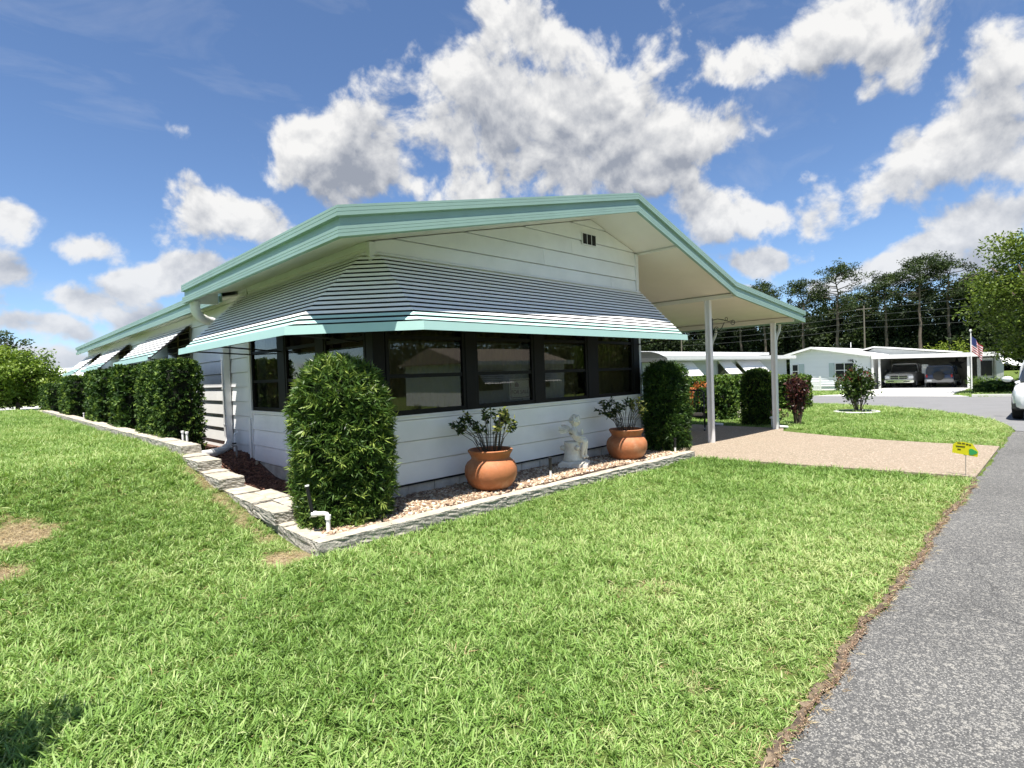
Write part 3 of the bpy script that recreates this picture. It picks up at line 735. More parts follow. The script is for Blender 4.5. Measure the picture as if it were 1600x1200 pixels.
# sign hung inside the second front window
def text_mesh(s, size, m, parent, loc, rot, name='lettering', depth=0.002, sx=1.0):
    cu = bpy.data.curves.new('txt', 'FONT'); cu.body = s; cu.size = size; cu.extrude = depth; cu.align_x = 'CENTER'; cu.align_y = 'CENTER'
    ob = bpy.data.objects.new('txt', cu); COL.objects.link(ob); bpy.context.view_layer.update()
    me = bpy.data.meshes.new_from_object(ob.evaluated_get(bpy.context.evaluated_depsgraph_get())); me.name = name
    bpy.data.objects.remove(ob); me.materials.clear(); me.materials.append(m)
    o = bpy.data.objects.new(name, me); COL.objects.link(o)
    r = ROOT[parent.name] if parent else (0,0,0)
    o.parent = parent; o.location = (loc[0]-r[0], loc[1]-r[1], loc[2]-r[2]); o.rotation_euler = rot; o.scale = (sx, 1, 1); ROOT[o.name] = r
    return o
SIGNW = mat('sign_white', (0.8,0.8,0.8), 0.5, 0.03); SIGNR = mat('sign_red', (0.20,0.03,0.03), 0.5, 0.05)
fs = thing('for_sale_sign', (5.81, YW+0.02, 1.23), 'white FOR SALE sign inside the second front window', 'sign')
MB().box(5.59, 6.03, YW+0.022, YW+0.026, 1.23, 1.53).build('board', SIGNW, fs)
for q in ((5.61,6.01,1.505,1.515),(5.61,6.01,1.245,1.255),(5.61,5.62,1.255,1.505),(6.0,6.01,1.255,1.505),(5.63,5.99,1.385,1.389)):
    MB().box(q[0], q[1], YW+0.018, YW+0.0215, q[2], q[3]).build('border', SIGNR, fs)
text_mesh('FOR SALE', 0.085, SIGNR, fs, (5.81, YW+0.020, 1.33), (rad(90),0,0))
# small house mark above the words
MB().prism([(5.70,YW+0.0215,1.41),(5.78,YW+0.0215,1.41),(5.78,YW+0.0215,1.45),(5.74,YW+0.0215,1.485),(5.70,YW+0.0215,1.45)], (0,-0.003,0)).build('house_mark', SIGNR, fs)

# ------------------------------------------------------------------ planter edging: separate rough blocks
border = thing('planter_edging', (2.2, 4.85, 0.0), 'low rough pale stone edging stepping around the planting bed', 'edging')
random.seed(11)
def rough_block(x0, x1, y0, y1, z0, z1, big=False, parent=border):
    """split-face block: irregular face, flat top cap"""
    bm = bmesh.new(); bmesh.ops.create_cube(bm, size=1)
    L = max(x1-x0, y1-y0); cuts = max(2, int(L/0.07))
    bmesh.ops.subdivide_edges(bm, edges=bm.edges[:], cuts=min(cuts, 9), use_grid_fill=True)
    for v in bm.verts:
        c = v.co; top = c.z > 0.49; bot = c.z < -0.49
        x = x0+(c.x+0.5)*(x1-x0); y = y0+(c.y+0.5)*(y1-y0); z = z0+(c.z+0.5)*(z1-z0)
        side = abs(c.x) > 0.49 or abs(c.y) > 0.49
        if side and not bot:
            k = 0.003 if top else 0.006
            x += random.uniform(-k, k)*(1 if abs(c.x) > 0.49 else 0.3); y += random.uniform(-k, k)*(1 if abs(c.y) > 0.49 else 0.3)
        if top: z += random.uniform(-0.003, 0.003) - (0.006 if side else 0)
        v.co = (x, y, z)
    r = ROOT[parent.name]
    bmesh.ops.translate(bm, verts=bm.verts, vec=(-r[0], -r[1], -r[2]))
    me = bpy.data.meshes.new('block'); bm.normal_update()
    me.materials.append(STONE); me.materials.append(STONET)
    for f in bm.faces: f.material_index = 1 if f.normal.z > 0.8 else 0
    bm.to_mesh(me); bm.free(); return put('block', me, None, parent)
x = 2.14
for k in range(9):
    L = (0.78, 0.82, 0.74, 0.80, 0.80, 0.76, 0.82, 0.78, 0.78)[k]; zt = 0.155-0.0105*max(0, x-3)
    rough_block(x+0.003, x+L-0.003, 4.70+random.uniform(-.006,.006), 4.86, -0.06-0.0125*max(0, x-6), zt); x += L
y = 4.863
for L in (0.62, 0.60): rough_block(2.14, 2.33, y+0.003, y+L-0.003, -0.05, 0.155+0.02*(y-4.8)); y += L
for (x0, x1, y0, y1, z0, z1) in ((2.10,2.31,5.60,6.18,0.16,0.29),(2.32,2.54,5.62,6.25,0.16,0.295),(2.09,2.31,6.19,6.78,0.12,0.31),(2.32,2.54,6.26,6.84,0.14,0.305),(2.10,2.40,6.79,7.28,0.14,0.325),
        (2.05,2.34,7.15,7.75,0.326,0.46),(2.06,2.36,7.76,8.25,0.24,0.47),(2.04,2.33,7.98,8.58,0.472,0.60),(2.06,2.36,8.60,8.98,0.40,0.61)):
    rough_block(x0, x1, y0, y1, z0, z1, True)
y = 8.92
while y < 34:
    L = 0.55 if y < 14 else 0.9
    rough_block(2.08, 2.34, y+0.003, y+L-0.003, 0.5, (0.735 if y < 31 else 0.66)+random.uniform(-0.006, 0.006)); y += L

# ------------------------------------------------------------------ foliage
def leaf_arrays(C, D, L, Wd, rng, fold=0.0):
    """C base points, D unit directions, L lengths, Wd widths -> verts (N*4,3), quads"""
    n = len(C); r = rng.normal(size=(n, 3)); S = np.cross(D, r); S /= np.linalg.norm(S, axis=1)[:, None]+1e-9
    U = np.cross(S, D)
    b = C; t = C+D*L[:, None]; m = C+D*(L*0.45)[:, None]+U*(L*fold)[:, None]
    l = m+S*(Wd*0.5)[:, None]; q = m-S*(Wd*0.5)[:, None]
    V = np.stack([b, l, t, q], 1).reshape(-1, 3); F = np.arange(n*4).reshape(-1, 4); return V, F
def np_mesh(name, V, F, m, tint=None, smooth=False):
    me = bpy.data.meshes.new(name); nv, nf = len(V), len(F); k = F.shape[1]
    me.vertices.add(nv); me.vertices.foreach_set('co', V.astype(np.float32).ravel())
    me.loops.add(nf*k); me.loops.foreach_set('vertex_index', F.astype(np.int32).ravel())
    me.polygons.add(nf); me.polygons.foreach_set('loop_start', (np.arange(nf)*k).astype(np.int32))
    if m: me.materials.append(m)
    me.update(calc_edges=True)
    if tint is not None:
        a = me.attributes.new('tint', 'FLOAT', 'FACE'); a.data.foreach_set('value', np.clip(tint, 0, 1).astype(np.float32))
    return me
def unit(a): return a/(np.linalg.norm(a, axis=1)[:, None]+1e-9)
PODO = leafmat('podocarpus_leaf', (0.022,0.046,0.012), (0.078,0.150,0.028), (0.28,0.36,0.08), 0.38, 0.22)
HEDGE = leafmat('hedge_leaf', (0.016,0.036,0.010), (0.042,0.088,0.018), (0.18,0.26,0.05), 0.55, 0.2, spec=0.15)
HEDGE2 = leafmat('bright_hedge_leaf', (0.034,0.070,0.012), (0.092,0.165,0.025), (0.22,0.30,0.06), 0.45, 0.25)
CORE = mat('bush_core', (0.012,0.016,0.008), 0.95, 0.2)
BARK = mat('bark', (0.11,0.085,0.065), 0.9, 0.3, 12, bump=0.8, bscale=18)
BARKP = mat('pine_bark', (0.115,0.092,0.075), 0.9, 0.3, 4, bump=0.6, bscale=8)

def dome_points(n, r, h, rng, rtop=0.45, ztop=0.30, sq=2.6):
    """rounded column: r radius, h height; returns points, normals (base at z 0)"""
    prof = []
    for i in range(30):
        t = i/29
        if t < 0.65: z = t/0.65*(h-ztop); rr = r*(0.93+0.09*math.sin(min(1, z/(h-ztop))*math.pi*0.85))
        else:
            a = (t-0.65)/0.35*math.pi/2; rr = r*0.965*max(math.cos(a), 0)**(2/sq); z = (h-ztop)+ztop*math.sin(a)**(2/sq)
        prof.append((rr, z))
    P = np.array(prof); seg = np.linalg.norm(np.diff(P, axis=0), axis=1)*(P[1:, 0]+P[:-1, 0]+0.02); cs = np.cumsum(seg)/seg.sum()
    k = np.searchsorted(cs, rng.random(n)); k = np.clip(k, 0, 28); f = rng.random(n)
    rr = P[k, 0]*(1-f)+P[k+1, 0]*f; z = P[k, 1]*(1-f)+P[k+1, 1]*f
    th = rng.random(n)*2*math.pi
    nr = P[k+1, 1]-P[k, 1]; nz = -(P[k+1, 0]-P[k, 0]); l = np.hypot(nr, nz)+1e-9; nr /= l; nz /= l
    C = np.stack([rr*np.cos(th), rr*np.sin(th), z], 1); N = np.stack([nr*np.cos(th), nr*np.sin(th), nz], 1)
    return C, N, prof
def box_points(n, sx, sy, h, rng):
    A = np.array([sy*h, sy*h, sx*h, sx*h, sx*sy]); k = rng.choice(5, n, p=A/A.sum()); u = rng.random(n)-0.5; v = rng.random(n)
    C = np.zeros((n, 3)); N = np.zeros((n, 3))
    for f, (ax, s) in enumerate(((0,-1),(0,1),(1,-1),(1,1))):
        m = k == f; o = 1-ax; C[m, ax] = s*(sx, sy)[ax]/2; C[m, o] = u[m]*(sx, sy)[o]; C[m, 2] = v[m]*h; N[m, ax] = s
    m = k == 4; C[m, 0] = u[m]*sx; C[m, 1] = (v[m]-0.5)*sy; C[m, 2] = h; N[m, 2] = 1
    # rounded corners
    c = C-np.array([0, 0, h/2]); hs = np.array([sx, sy, h])/2; rd = 0.07
    q = np.clip(c, -(hs-rd), hs-rd); d = c-q; ln = np.linalg.norm(d, axis=1)[:, None]; dn = np.where(ln > 1e-6, d/(ln+1e-9), N)
    C2 = q+dn*np.minimum(ln, rd)+np.array([0, 0, h/2])
    low = C[:, 2] < rd; C2[low, 2] = C[low, 2]
    return C2, unit(dn)
def lumpy(C, N, amp, f, rng):
    ph = rng.random(6)*6
    d = amp*(np.sin(C[:, 0]*f+ph[0])*np.sin(C[:, 1]*f+ph[1])+np.sin(C[:, 2]*f*1.3+ph[2])*np.sin((C[:, 0]+C[:, 1])*f*0.8+ph[3]))*0.7
    return C+N*d[:, None], d/amp
def bush_leaves(C, N, rng, per=9, L=(0.05,0.10), W=0.012, depth=0.10, up=0.35, spread=0.8, amp=0.03, f=9, fold=0.05, sprigs=0.06):
    C, dl = lumpy(C, N, amp, f, rng); n = len(C)
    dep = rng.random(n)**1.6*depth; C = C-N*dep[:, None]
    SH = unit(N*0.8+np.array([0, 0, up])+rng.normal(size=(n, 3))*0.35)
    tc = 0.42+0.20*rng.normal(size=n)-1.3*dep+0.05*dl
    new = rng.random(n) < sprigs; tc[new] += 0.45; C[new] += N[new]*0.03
    Cb = np.repeat(C, per, 0); D = np.repeat(SH, per, 0); R = unit(rng.normal(size=(n*per, 3)))
    R = R-D*np.sum(R*D, 1)[:, None]; LD = unit(D*0.6+unit(R)*spread)
    Cb = Cb+D*(rng.random(n*per)*0.06)[:, None]
    ln = rng.uniform(L[0], L[1], n*per); t = np.repeat(tc, per)+0.10*rng.normal(size=n*per)
    V, F = leaf_arrays(Cb, LD, ln, W*(0.8+0.5*rng.random(n*per)), rng, fold)
    return V, F, t
def dome_bush(name, loc, r, h, n, m, label, cat='bush', group=None, seed=1, stretch=(1,1), ztop=0.30, sq=2.6, **kw):
    rng = np.random.default_rng(seed); t = thing(name, loc, label, cat, group)
    C, N, prof = dome_points(n, r, h, rng, ztop=ztop, sq=sq); V, F, ti = bush_leaves(C, N, rng, **kw)
    V[:, 2] = np.maximum(V[:, 2], 0.005)
    V[:, 0] *= stretch[0]; V[:, 1] *= stretch[1]
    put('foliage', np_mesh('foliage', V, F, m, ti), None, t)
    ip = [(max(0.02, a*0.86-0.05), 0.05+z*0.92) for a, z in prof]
    mb = MB(); mb.lathe([(x*stretch[0], z) for x, z in ip], (0,0,0), 20); put('shade_core', mb.mesh('shade_core', smooth='all'), CORE, t)  # solid dark core, its colour stands for the shade inside the bush
    mb = MB()
    for k in range(4):
        a = k*1.7; mb.tube([(0.06*math.cos(a), 0.06*math.sin(a), -0.02), (0.12*math.cos(a), 0.12*math.sin(a), h*0.4)], [0.025, 0.015], 6)
    put('stem', mb.mesh('stem'), BARK, t)
    return t
def box_bush(name, loc, sx, sy, h, n, m, label, cat='hedge', group=None, seed=1, **kw):
    rng = np.random.default_rng(seed); t = thing(name, loc, label, cat, group)
    C, N = box_points(n, sx, sy, h, rng); V, F, ti = bush_leaves(C, N, rng, **kw); V[:, 2] = np.maximum(V[:, 2], 0.005)
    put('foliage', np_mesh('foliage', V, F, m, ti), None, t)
    put('shade_core', MB().box(-sx/2+0.11, sx/2-0.11, -sy/2+0.11, sy/2-0.11, 0.03, h-0.12).mesh('shade_core', bevel=0.08), CORE, t)  # solid dark block painting the shade within the hedge
    return t
POD = dict(per=10, L=(0.05,0.105), W=0.0125, depth=0.13, amp=0.045, f=7)
dome_bush('podocarpus_bush', (2.76, 5.38, bed_z(2.76,5.38)), 0.455, 1.66, 4200, PODO, 'tall rounded podocarpus bush at the front left corner of the bed', 'bush', 'clipped podocarpus bushes', 3, ztop=0.52, sq=2.35, sprigs=0.10, **POD)
dome_bush('podocarpus_bush', (9.24, 5.27, bed_z(9.1,5.2)), 0.375, 1.58, 3000, leafmat('podocarpus_leaf_dark', (0.018,0.040,0.012), (0.050,0.108,0.020), (0.16,0.24,0.045), 0.4, 0.22), 'tall rounded podocarpus bush beside the right-hand terracotta pot', 'bush', 'clipped podocarpus bushes', 4, sprigs=0.03, **POD)
HG = dict(per=10, L=(0.035,0.065), W=0.024, depth=0.12, up=0.2, amp=0.022, f=8)
hl = 'boxy clipped dark hedge along the left wall, '
for i, (x, y, sx, sy, zt, n, lab) in enumerate(((2.55,11.72,0.58,2.15,2.00,4200,'nearest the street'), (2.70,15.2,0.8,1.3,2.02,1500,'second from the street'), (2.70,18.6,0.8,2.2,2.02,1700,'third from the street'),
        (2.70,25.0,0.8,3.4,1.99,2000,'fourth from the street'), (2.75,33.0,0.9,5.0,1.80,1900,'lower one beyond the house'))):
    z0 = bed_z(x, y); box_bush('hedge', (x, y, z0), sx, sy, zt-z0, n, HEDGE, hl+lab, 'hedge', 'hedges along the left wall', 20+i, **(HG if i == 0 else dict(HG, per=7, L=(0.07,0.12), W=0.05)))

# ------------------------------------------------------------------ scatter: one object of points, instanced by geometry nodes
def scatter(name, P, rot, scl, idx, tint, variants, label=None, cat=None, parent=None):
    me = bpy.data.meshes.new(name); n = len(P); me.vertices.add(n); me.vertices.foreach_set('co', P.astype(np.float32).ravel())
    for nm, typ, arr, key in (('rot','FLOAT_VECTOR',rot,'vector'),('scl','FLOAT',scl,'value'),('idx','INT',idx,'value'),('tint','FLOAT',tint,'value')):
        a = me.attributes.new(nm, typ, 'POINT'); a.data.foreach_set(key, np.ascontiguousarray(arr, dtype=np.int32 if typ == 'INT' else np.float32).ravel())
    o = put(name, me, None, parent); tag(o, label, cat, kind='stuff')
    cl = bpy.data.collections.new(name+'_variants')
    for i, (vm) in enumerate(variants):
        vo = bpy.data.objects.new('%s_variant_%02d' % (name, i), vm); cl.objects.link(vo)
    g = bpy.data.node_groups.new(name+'_scatter', 'GeometryNodeTree')
    g.interface.new_socket('Geometry', in_out='INPUT', socket_type='NodeSocketGeometry'); g.interface.new_socket('Geometry', in_out='OUTPUT', socket_type='NodeSocketGeometry')
    N = NT(g); gi = N.new('NodeGroupInput'); go = N.new('NodeGroupOutput')
    ci = N.new('GeometryNodeCollectionInfo'); ci.inputs[0].default_value = cl; ci.inputs[1].default_value = True; ci.inputs[2].default_value = True
    ip = N.new('GeometryNodeInstanceOnPoints'); ip.inputs['Pick Instance'].default_value = True
    def na(nm, t):
        q = N.new('GeometryNodeInputNamedAttribute', data_type=t); q.inputs[0].default_value = nm; return q.outputs[0]
    N.l.new(gi.outputs[0], ip.inputs['Points']); N.l.new(ci.outputs[0], ip.inputs['Instance'])
    N.l.new(na('idx','INT'), ip.inputs['Instance Index']); N.l.new(na('rot','FLOAT_VECTOR'), ip.inputs['Rotation']); N.l.new(na('scl','FLOAT'), ip.inputs['Scale'])
    N.l.new(ip.outputs[0], go.inputs[0])
    md = o.modifiers.new('scatter', 'NODES'); md.node_group = g
    return o

# --- grass: broad-bladed turf
GRASSM = leafmat('turf_blade', (0.075,0.150,0.022), (0.215,0.355,0.080), (0.46,0.52,0.23), 0.5, 0.30, inst=True, spec=0.28)
STRAWM = leafmat('straw_blade', (0.22,0.145,0.07), (0.40,0.30,0.155), (0.55,0.46,0.28), 0.7, 0.2, inst=True)
def tuft(name, rng, nb, lmin, lmax, wmin, wmax, rad0, lean, m):
    V = []; F = []; bt = []
    for k in range(nb):
        a = rng.random()*2*math.pi; r = rad0*math.sqrt(rng.random()); b = np.array([r*math.cos(a), r*math.sin(a), -0.004])
        az = a+rng.normal()*0.9; L = rng.uniform(lmin, lmax); w = rng.uniform(wmin, wmax); ln = lean*(0.4+rng.random()*1.1)
        d = np.array([math.cos(az), math.sin(az), 0]); s = np.array([-d[1], d[0], 0])
        tw = rng.normal()*0.6; s = s*math.cos(tw)+np.array([0, 0, 1])*math.sin(tw)*0.6
        o = len(V); bv = rng.random()
        for t, wk in ((0, 0.75), (0.38, 1.0), (0.74, 0.8)):
            ang = ln*(0.35+t*1.25); c = b+d*(L*t*math.sin(ang))+np.array([0, 0, 1])*(L*t*math.cos(min(ang, 1.45)))
            V += [c+s*w*wk*0.5, c-s*w*wk*0.5]
        ang = ln*1.6; V.append(b+d*(L*math.sin(min(ang, 1.7)))+np.array([0, 0, 1])*(L*math.cos(min(ang, 1.5))))
        F += [(o, o+1, o+3, o+2), (o+2, o+3, o+5, o+4), (o+4, o+5, o+6)]; bt += [bv]*3
    me = bpy.data.meshes.new(name); me.from_pydata([tuple(v) for v in V], [], F); me.materials.append(m); me.update()
    at = me.attributes.new('blade', 'FLOAT', 'FACE'); at.data.foreach_set('value', np.array(bt, np.float32))
    return me
rng = np.random.default_rng(8)
tufts = [tuft('tuft_%d' % i, rng, 17, 0.040, 0.088, 0.0036, 0.0072, 0.036, 0.75, GRASSM) for i in range(6)] + \
        [tuft('tuft_%d' % (6+i), rng, 8, 0.05, 0.085, 0.003, 0.005, 0.05, 1.5, STRAWM) for i in range(2)]
HOUSE_R = (2.12, 9.2, 4.68, 30)
def lawn_ok(x, y):
    ok = y > road_edge(x)+0.015+0.05*rng.random(len(x))
    ok &= ~((x > 2.07) & (x < 9.16) & (y > 4.69))
    ok &= ~in_poly(x, y, DRIVE) & ~in_poly(x, y, STREET) & ~in_poly(x, y, FARDRIVE)
    ok &= ~((x > 9.1) & (x < 15.3) & (y > 4.6)); ok &= x < 47.4; ok &= y < 46.9
    return ok
def fbm(x, y, f, seed=0):
    r = 0
    for k in range(4):
        q = f*1.9**k; r = r + np.sin(x*q*1.07+seed+k*1.3+1.7*np.sin(y*q*0.6+k))*np.sin(y*q*0.93-seed*0.7+k*2.1+1.5*np.sin(x*q*0.5))*0.55**k
    return r*0.5
def lawn_points(n_target, rmin, rmax, dens, x0, x1, y0, y1):
    A = (x1-x0)*(y1-y0); n = int(A*dens); x = rng.uniform(x0, x1, n); y = rng.uniform(y0, y1, n)
    r = np.hypot(x, y); k = (r >= rmin) & (r < rmax) & lawn_ok(x, y); return x[k], y[k]
bands = ((0, 4.2, 620, -3.2, 4.2, 0.8, 4.2, 1.0), (4.2, 7.5, 440, -5.5, 7.5, 0.8, 7.5, 1.08), (7.5, 12, 230, -7, 12, 0.8, 12, 1.35), (12, 20, 115, -9, 20, 0.8, 20, 1.4), (20, 34, 44, -9, 30, 0.9, 34, 1.7), (34, 47, 9, -12, 47, 0.9, 47, 2.9))
PX = []; PS = []; 
for (r0, r1, dn, x0, x1, y0, y1, sc) in bands:
    x, y = lawn_points(0, r0, r1, dn, x0, x1, y0, y1); b = bare(x, y); k = rng.random(len(x)) > b*0.97
    x, y = x[k], y[k]; PX.append(np.stack([x, y], 1)); PS.append(np.full(len(x), sc))
PX = np.concatenate(PX); PS = np.concatenate(PS); n = len(PX); x, y = PX[:, 0], PX[:, 1]
P = np.stack([x, y, height(x, y)], 1)
patch = fbm(x, y, 0.9, 2.0); fine = fbm(x, y, 3.1, 5.0)
dry = ss(2.6, 0.9, y)*0.0 + np.exp(-((y-ROAD_Y)/1.3)**2)*0.20*(y < 5)
tint = 0.47+0.22*patch+0.14*fine+dry+0.13*rng.normal(size=n) + 0.10*ss(14, 26, x)
drive_strip = np.exp(-((x-9.2)/0.8)**2)*(y < 4.7); tint -= 0.16*drive_strip
b = bare(x, y); tint += 0.3*b
idx = rng.integers(0, 6, n); st = rng.random(n) < (0.035+0.25*np.clip(fine-0.3, 0, 1)+0.10*np.exp(-((y-ROAD_Y)/0.5)**2)+0.6*b); idx[st] = rng.integers(6, 8, st.sum())
rot = np.stack([rng.normal(size=n)*0.14, rng.normal(size=n)*0.14, rng.random(n)*6.283], 1)
scl = PS*rng.uniform(0.75, 1.25, n)*(1-0.35*b)*(1-0.25*np.exp(-((y-ROAD_Y)/0.6)**2))*(1+0.18*np.clip(patch, -1, 1))
scl *= 1+0.25*np.exp(-(x-0.4)**2/6-(y-2.5)**2/4)
scatter('grass', P, rot, scl, idx, np.clip(tint, 0, 1), tufts, 'short broad-bladed green lawn grass around the house', 'grass')
print('grass tufts', n)
# straw litter on the bare patches and along the road edge
x = rng.uniform(-1.2, 3.8, 34000); y = rng.uniform(0.8, 9.0, 34000); k = rng.random(34000) < bare(x, y)*0.9; k &= lawn_ok(x, y)
ex = rng.uniform(-1.5, 9.5, 450); ey = road_edge(ex)+0.03+0.02*rng.normal(size=450)
x = np.concatenate([x[k], ex]); y = np.concatenate([y[k], ey]); n = len(x); P = np.stack([x, y, height(x, y)+0.012], 1)
scatter('straw', P, np.stack([rng.normal(size=n)*0.3, rng.normal(size=n)*0.3, rng.random(n)*6.28], 1), rng.uniform(0.45, 0.9, n), rng.integers(0, 2, n), rng.random(n), tufts[6:8], 'dry straw-coloured clippings on the worn lawn patches', 'straw')

# --- river pebbles and bark mulch (and grit along the road edge, below)
PEBM = bpy.data.materials.new('pebble'); PEBM.use_nodes = True
Nn = NT(PEBM.node_tree); pb = Nn.n['Principled BSDF']; at = Nn.new('ShaderNodeAttribute', attribute_name='tint'); at.attribute_type = 'INSTANCER'
cr = Nn.new('ShaderNodeValToRGB'); Nn.put(cr.inputs[0], at.outputs['Fac'])
for i, (p_, c_) in enumerate(((0.0,(0.16,0.10,0.065)),(0.3,(0.30,0.20,0.125)),(0.55,(0.44,0.34,0.23)),(0.8,(0.57,0.49,0.37)),(1.0,(0.68,0.64,0.54)))):
    e = cr.color_ramp.elements[i] if i < 2 else cr.color_ramp.elements.new(p_)
    e.position = p_; e.color = (*c_, 1)
Nn.put(pb.inputs['Base Color'], cr.outputs[0]); pb.inputs['Roughness'].default_value = 0.6
def pebble(name, rng, sx, sy, sz, m):
    bm = bmesh.new(); bmesh.ops.create_icosphere(bm, subdivisions=2, radius=1); ph = rng.random(4)*6
    for v in bm.verts:
        k = 1+0.12*math.sin(v.co.x*3+ph[0])+0.10*math.sin(v.co.y*4+ph[1])+0.08*math.sin(v.co.z*3+ph[2])
        v.co = (v.co.x*sx*k, v.co.y*sy*k, v.co.z*sz*k)
    me = bpy.data.meshes.new(name); bm.to_mesh(me); bm.free(); me.polygons.foreach_set('use_smooth', [True]*len(me.polygons)); me.materials.append(m); return me
pebs = [pebble('pebble_%d' % i, rng, 0.022+0.008*rng.random(), 0.016+0.005*rng.random(), 0.010+0.004*rng.random(), PEBM) for i in range(5)]
n = 11500; x = rng.uniform(2.30, 9.15, n); y = rng.uniform(4.85, 5.72, n)
P = np.stack([x, y, bed_z(x, y)+0.004+0.016*rng.random(n)], 1)
tn = np.clip(0.36+0.30*rng.normal(size=n), 0, 1)
scatter('gravel', P, np.stack([rng.normal(size=n)*0.4, rng.normal(size=n)*0.4, rng.random(n)*6.28], 1), rng.uniform(0.55, 1.25, n), rng.integers(0, 5, n), tn, pebs, 'cream and brown river pebbles in the front planting bed', 'gravel')
CHIPM = bpy.data.materials.new('mulch_chip'); CHIPM.use_nodes = True
Nn = NT(CHIPM.node_tree); pb = Nn.n['Principled BSDF']; at = Nn.new('ShaderNodeAttribute', attribute_name='tint'); at.attribute_type = 'INSTANCER'
Nn.put(pb.inputs['Base Color'], Nn.mix(at.outputs['Fac'], (0.10,0.045,0.030), (0.34,0.17,0.11))); pb.inputs['Roughness'].default_value = 0.9
chips = [MB().hexa([(-0.03,-0.006,0),(0.028,-0.008,0),(0.03,0.006,0.002),(-0.026,0.008,0),(-0.028,-0.005,0.005),(0.026,-0.006,0.006),(0.027,0.004,0.008),(-0.024,0.006,0.005)]).mesh('chip_%d' % i) for i in range(2)]
for c in chips: c.materials.append(CHIPM)
n = 7000; x = rng.uniform(2.36, 3.36, n); y = rng.uniform(5.75, 11.5, n)
P = np.stack([x, y, bed_z(x, y)+0.004+0.02*rng.random(n)], 1)
scatter('mulch', P, np.stack([rng.normal(size=n)*0.4, rng.normal(size=n)*0.4, rng.random(n)*6.28], 1), rng.uniform(0.6, 1.5, n), rng.integers(0, 2, n), rng.random(n), chips, 'reddish brown bark mulch in the left side bed', 'mulch')

gx = rng.uniform(-1.5, 9.5, 9000); gy = road_edge(gx)+0.010+0.016*rng.normal(size=9000)
P = np.stack([gx, gy, road_z(gx, 0)+0.006+0.010*rng.random(9000)], 1); tn = np.clip(0.12+0.22*rng.normal(size=9000), 0, 1)
scatter('road_grit', P, rng.random((9000, 3))*6.28, rng.uniform(0.06, 0.22, 9000), rng.integers(0, 5, 9000), tn, pebs, 'loose brown grit along the edge of the road', 'grit')

# ------------------------------------------------------------------ terracotta pots with plants
TERRA = mat('terracotta', (0.40,0.145,0.058), 0.68, 0.20, 7, col2=(0.46,0.25,0.145), mixs=4.5, bump=0.2, bscale=30, lo=0.50, hi=0.72)
PLEAF = leafmat('pot_leaf', (0.020,0.030,0.012), (0.060,0.105,0.026), (0.42,0.42,0.13), 0.35, 0.3)
def potted(loc, seed, label, r=0.335, h=0.50, lean=0.0):
    rng = np.random.default_rng(seed)
    t = thing('potted_plant', loc, label, 'potted plant', 'terracotta pots in the front bed'); Z = loc
    k = r/0.335
    prof = [(0.0,0.0),(0.17,0.0),(0.205,0.012),(0.255,0.05),(0.305,0.115),(0.332,0.19),(0.337,0.25),(0.328,0.305),(0.302,0.352),(0.262,0.385),(0.250,0.396),(0.244,0.408),(0.252,0.435),(0.274,0.475),(0.286,0.492),(0.287,0.508),(0.276,0.516),(0.255,0.512),(0.240,0.48),(0.225,0.44),(0.0,0.43)]
    pot = MB().lathe([(a*k, z*k) for a, z in prof], (0,0,0), 56)
    pot = put('pot', pot.mesh('pot', smooth=True), TERRA, t)
    m = MB(); m.lathe([(0.0,0.455*k),(0.15*k,0.46*k),(0.236*k,0.452*k)], (0,0,0), 24); put('soil', m.mesh('soil', smooth='all'), MULCH, t)
    st = MB(); LC = []; LDr = []; LL = []; LW = []; LT = []
    for i in range(32):
        a = rng.random()*6.28; r0 = 0.13*math.sqrt(rng.random()); b = Vector((r0*math.cos(a), r0*math.sin(a), 0.44*k))
        out = Vector((math.cos(a), math.sin(a), 0))*(0.10+0.22*rng.random()); H = rng.uniform(0.34, 0.60)
        if i < 3: out = Vector((-0.36, 0.20, 0))*(0.9+0.1*i); H = 0.36+0.03*i
        p1 = b+out*0.35+Vector((0,0,H*0.55)); p2 = b+out+Vector((rng.normal()*0.02, rng.normal()*0.02, H))
        st.tube([b, p1, p2], [0.0055, 0.0045, 0.003], 5)
        right = (p2.x*0.71-p2.y*0.70) > 0.10
        for j in range(rng.integers(16, 26)):
            tt = rng.uniform(0.80, 1.03); q = p1.lerp(p2, (tt-0.5)*2)
            d = Vector((rng.normal(), rng.normal(), rng.normal()*0.5+0.15)).normalized()
            LC.append(q); LDr.append(d); LL.append(rng.uniform(0.045, 0.085)); LW.append(rng.uniform(0.024, 0.036))
            LT.append(rng.uniform(0.6, 1.0) if (right and rng.random() < 0.6) else (rng.uniform(0.0, 0.5) if rng.random() < 0.9 else 0.75))
    put('stems', st.mesh('stems', smooth='all'), mat('plant_stem', (0.10,0.085,0.06), 0.7, 0.2), t)
    V, F = leaf_arrays(np.array(LC), np.array(LDr), np.array(LL), np.array(LW), rng, 0.12)
    put('leaves', np_mesh('leaves', V, F, PLEAF, np.array(LT)), None, t)
    for zr, rr in ((0.56, 0.155), (0.66, 0.18)):
        pts = [(rr*math.cos(q*0.3142), rr*math.sin(q*0.3142), zr*k+0.02) for q in range(21)]
        put('support_ring', MB().tube(pts, 0.003, 5, False).mesh('support_ring'), BLACKM, t)
    return t
potted((4.66, 5.16, bed_z(4.7,5.2)+0.004), 1, 'terracotta pot with leggy plant, nearer the tall corner bush')
potted((7.74, 5.16, bed_z(7.8,5.2)+0.004), 7, 'terracotta pot with leggy plant, right of the cherub statue')

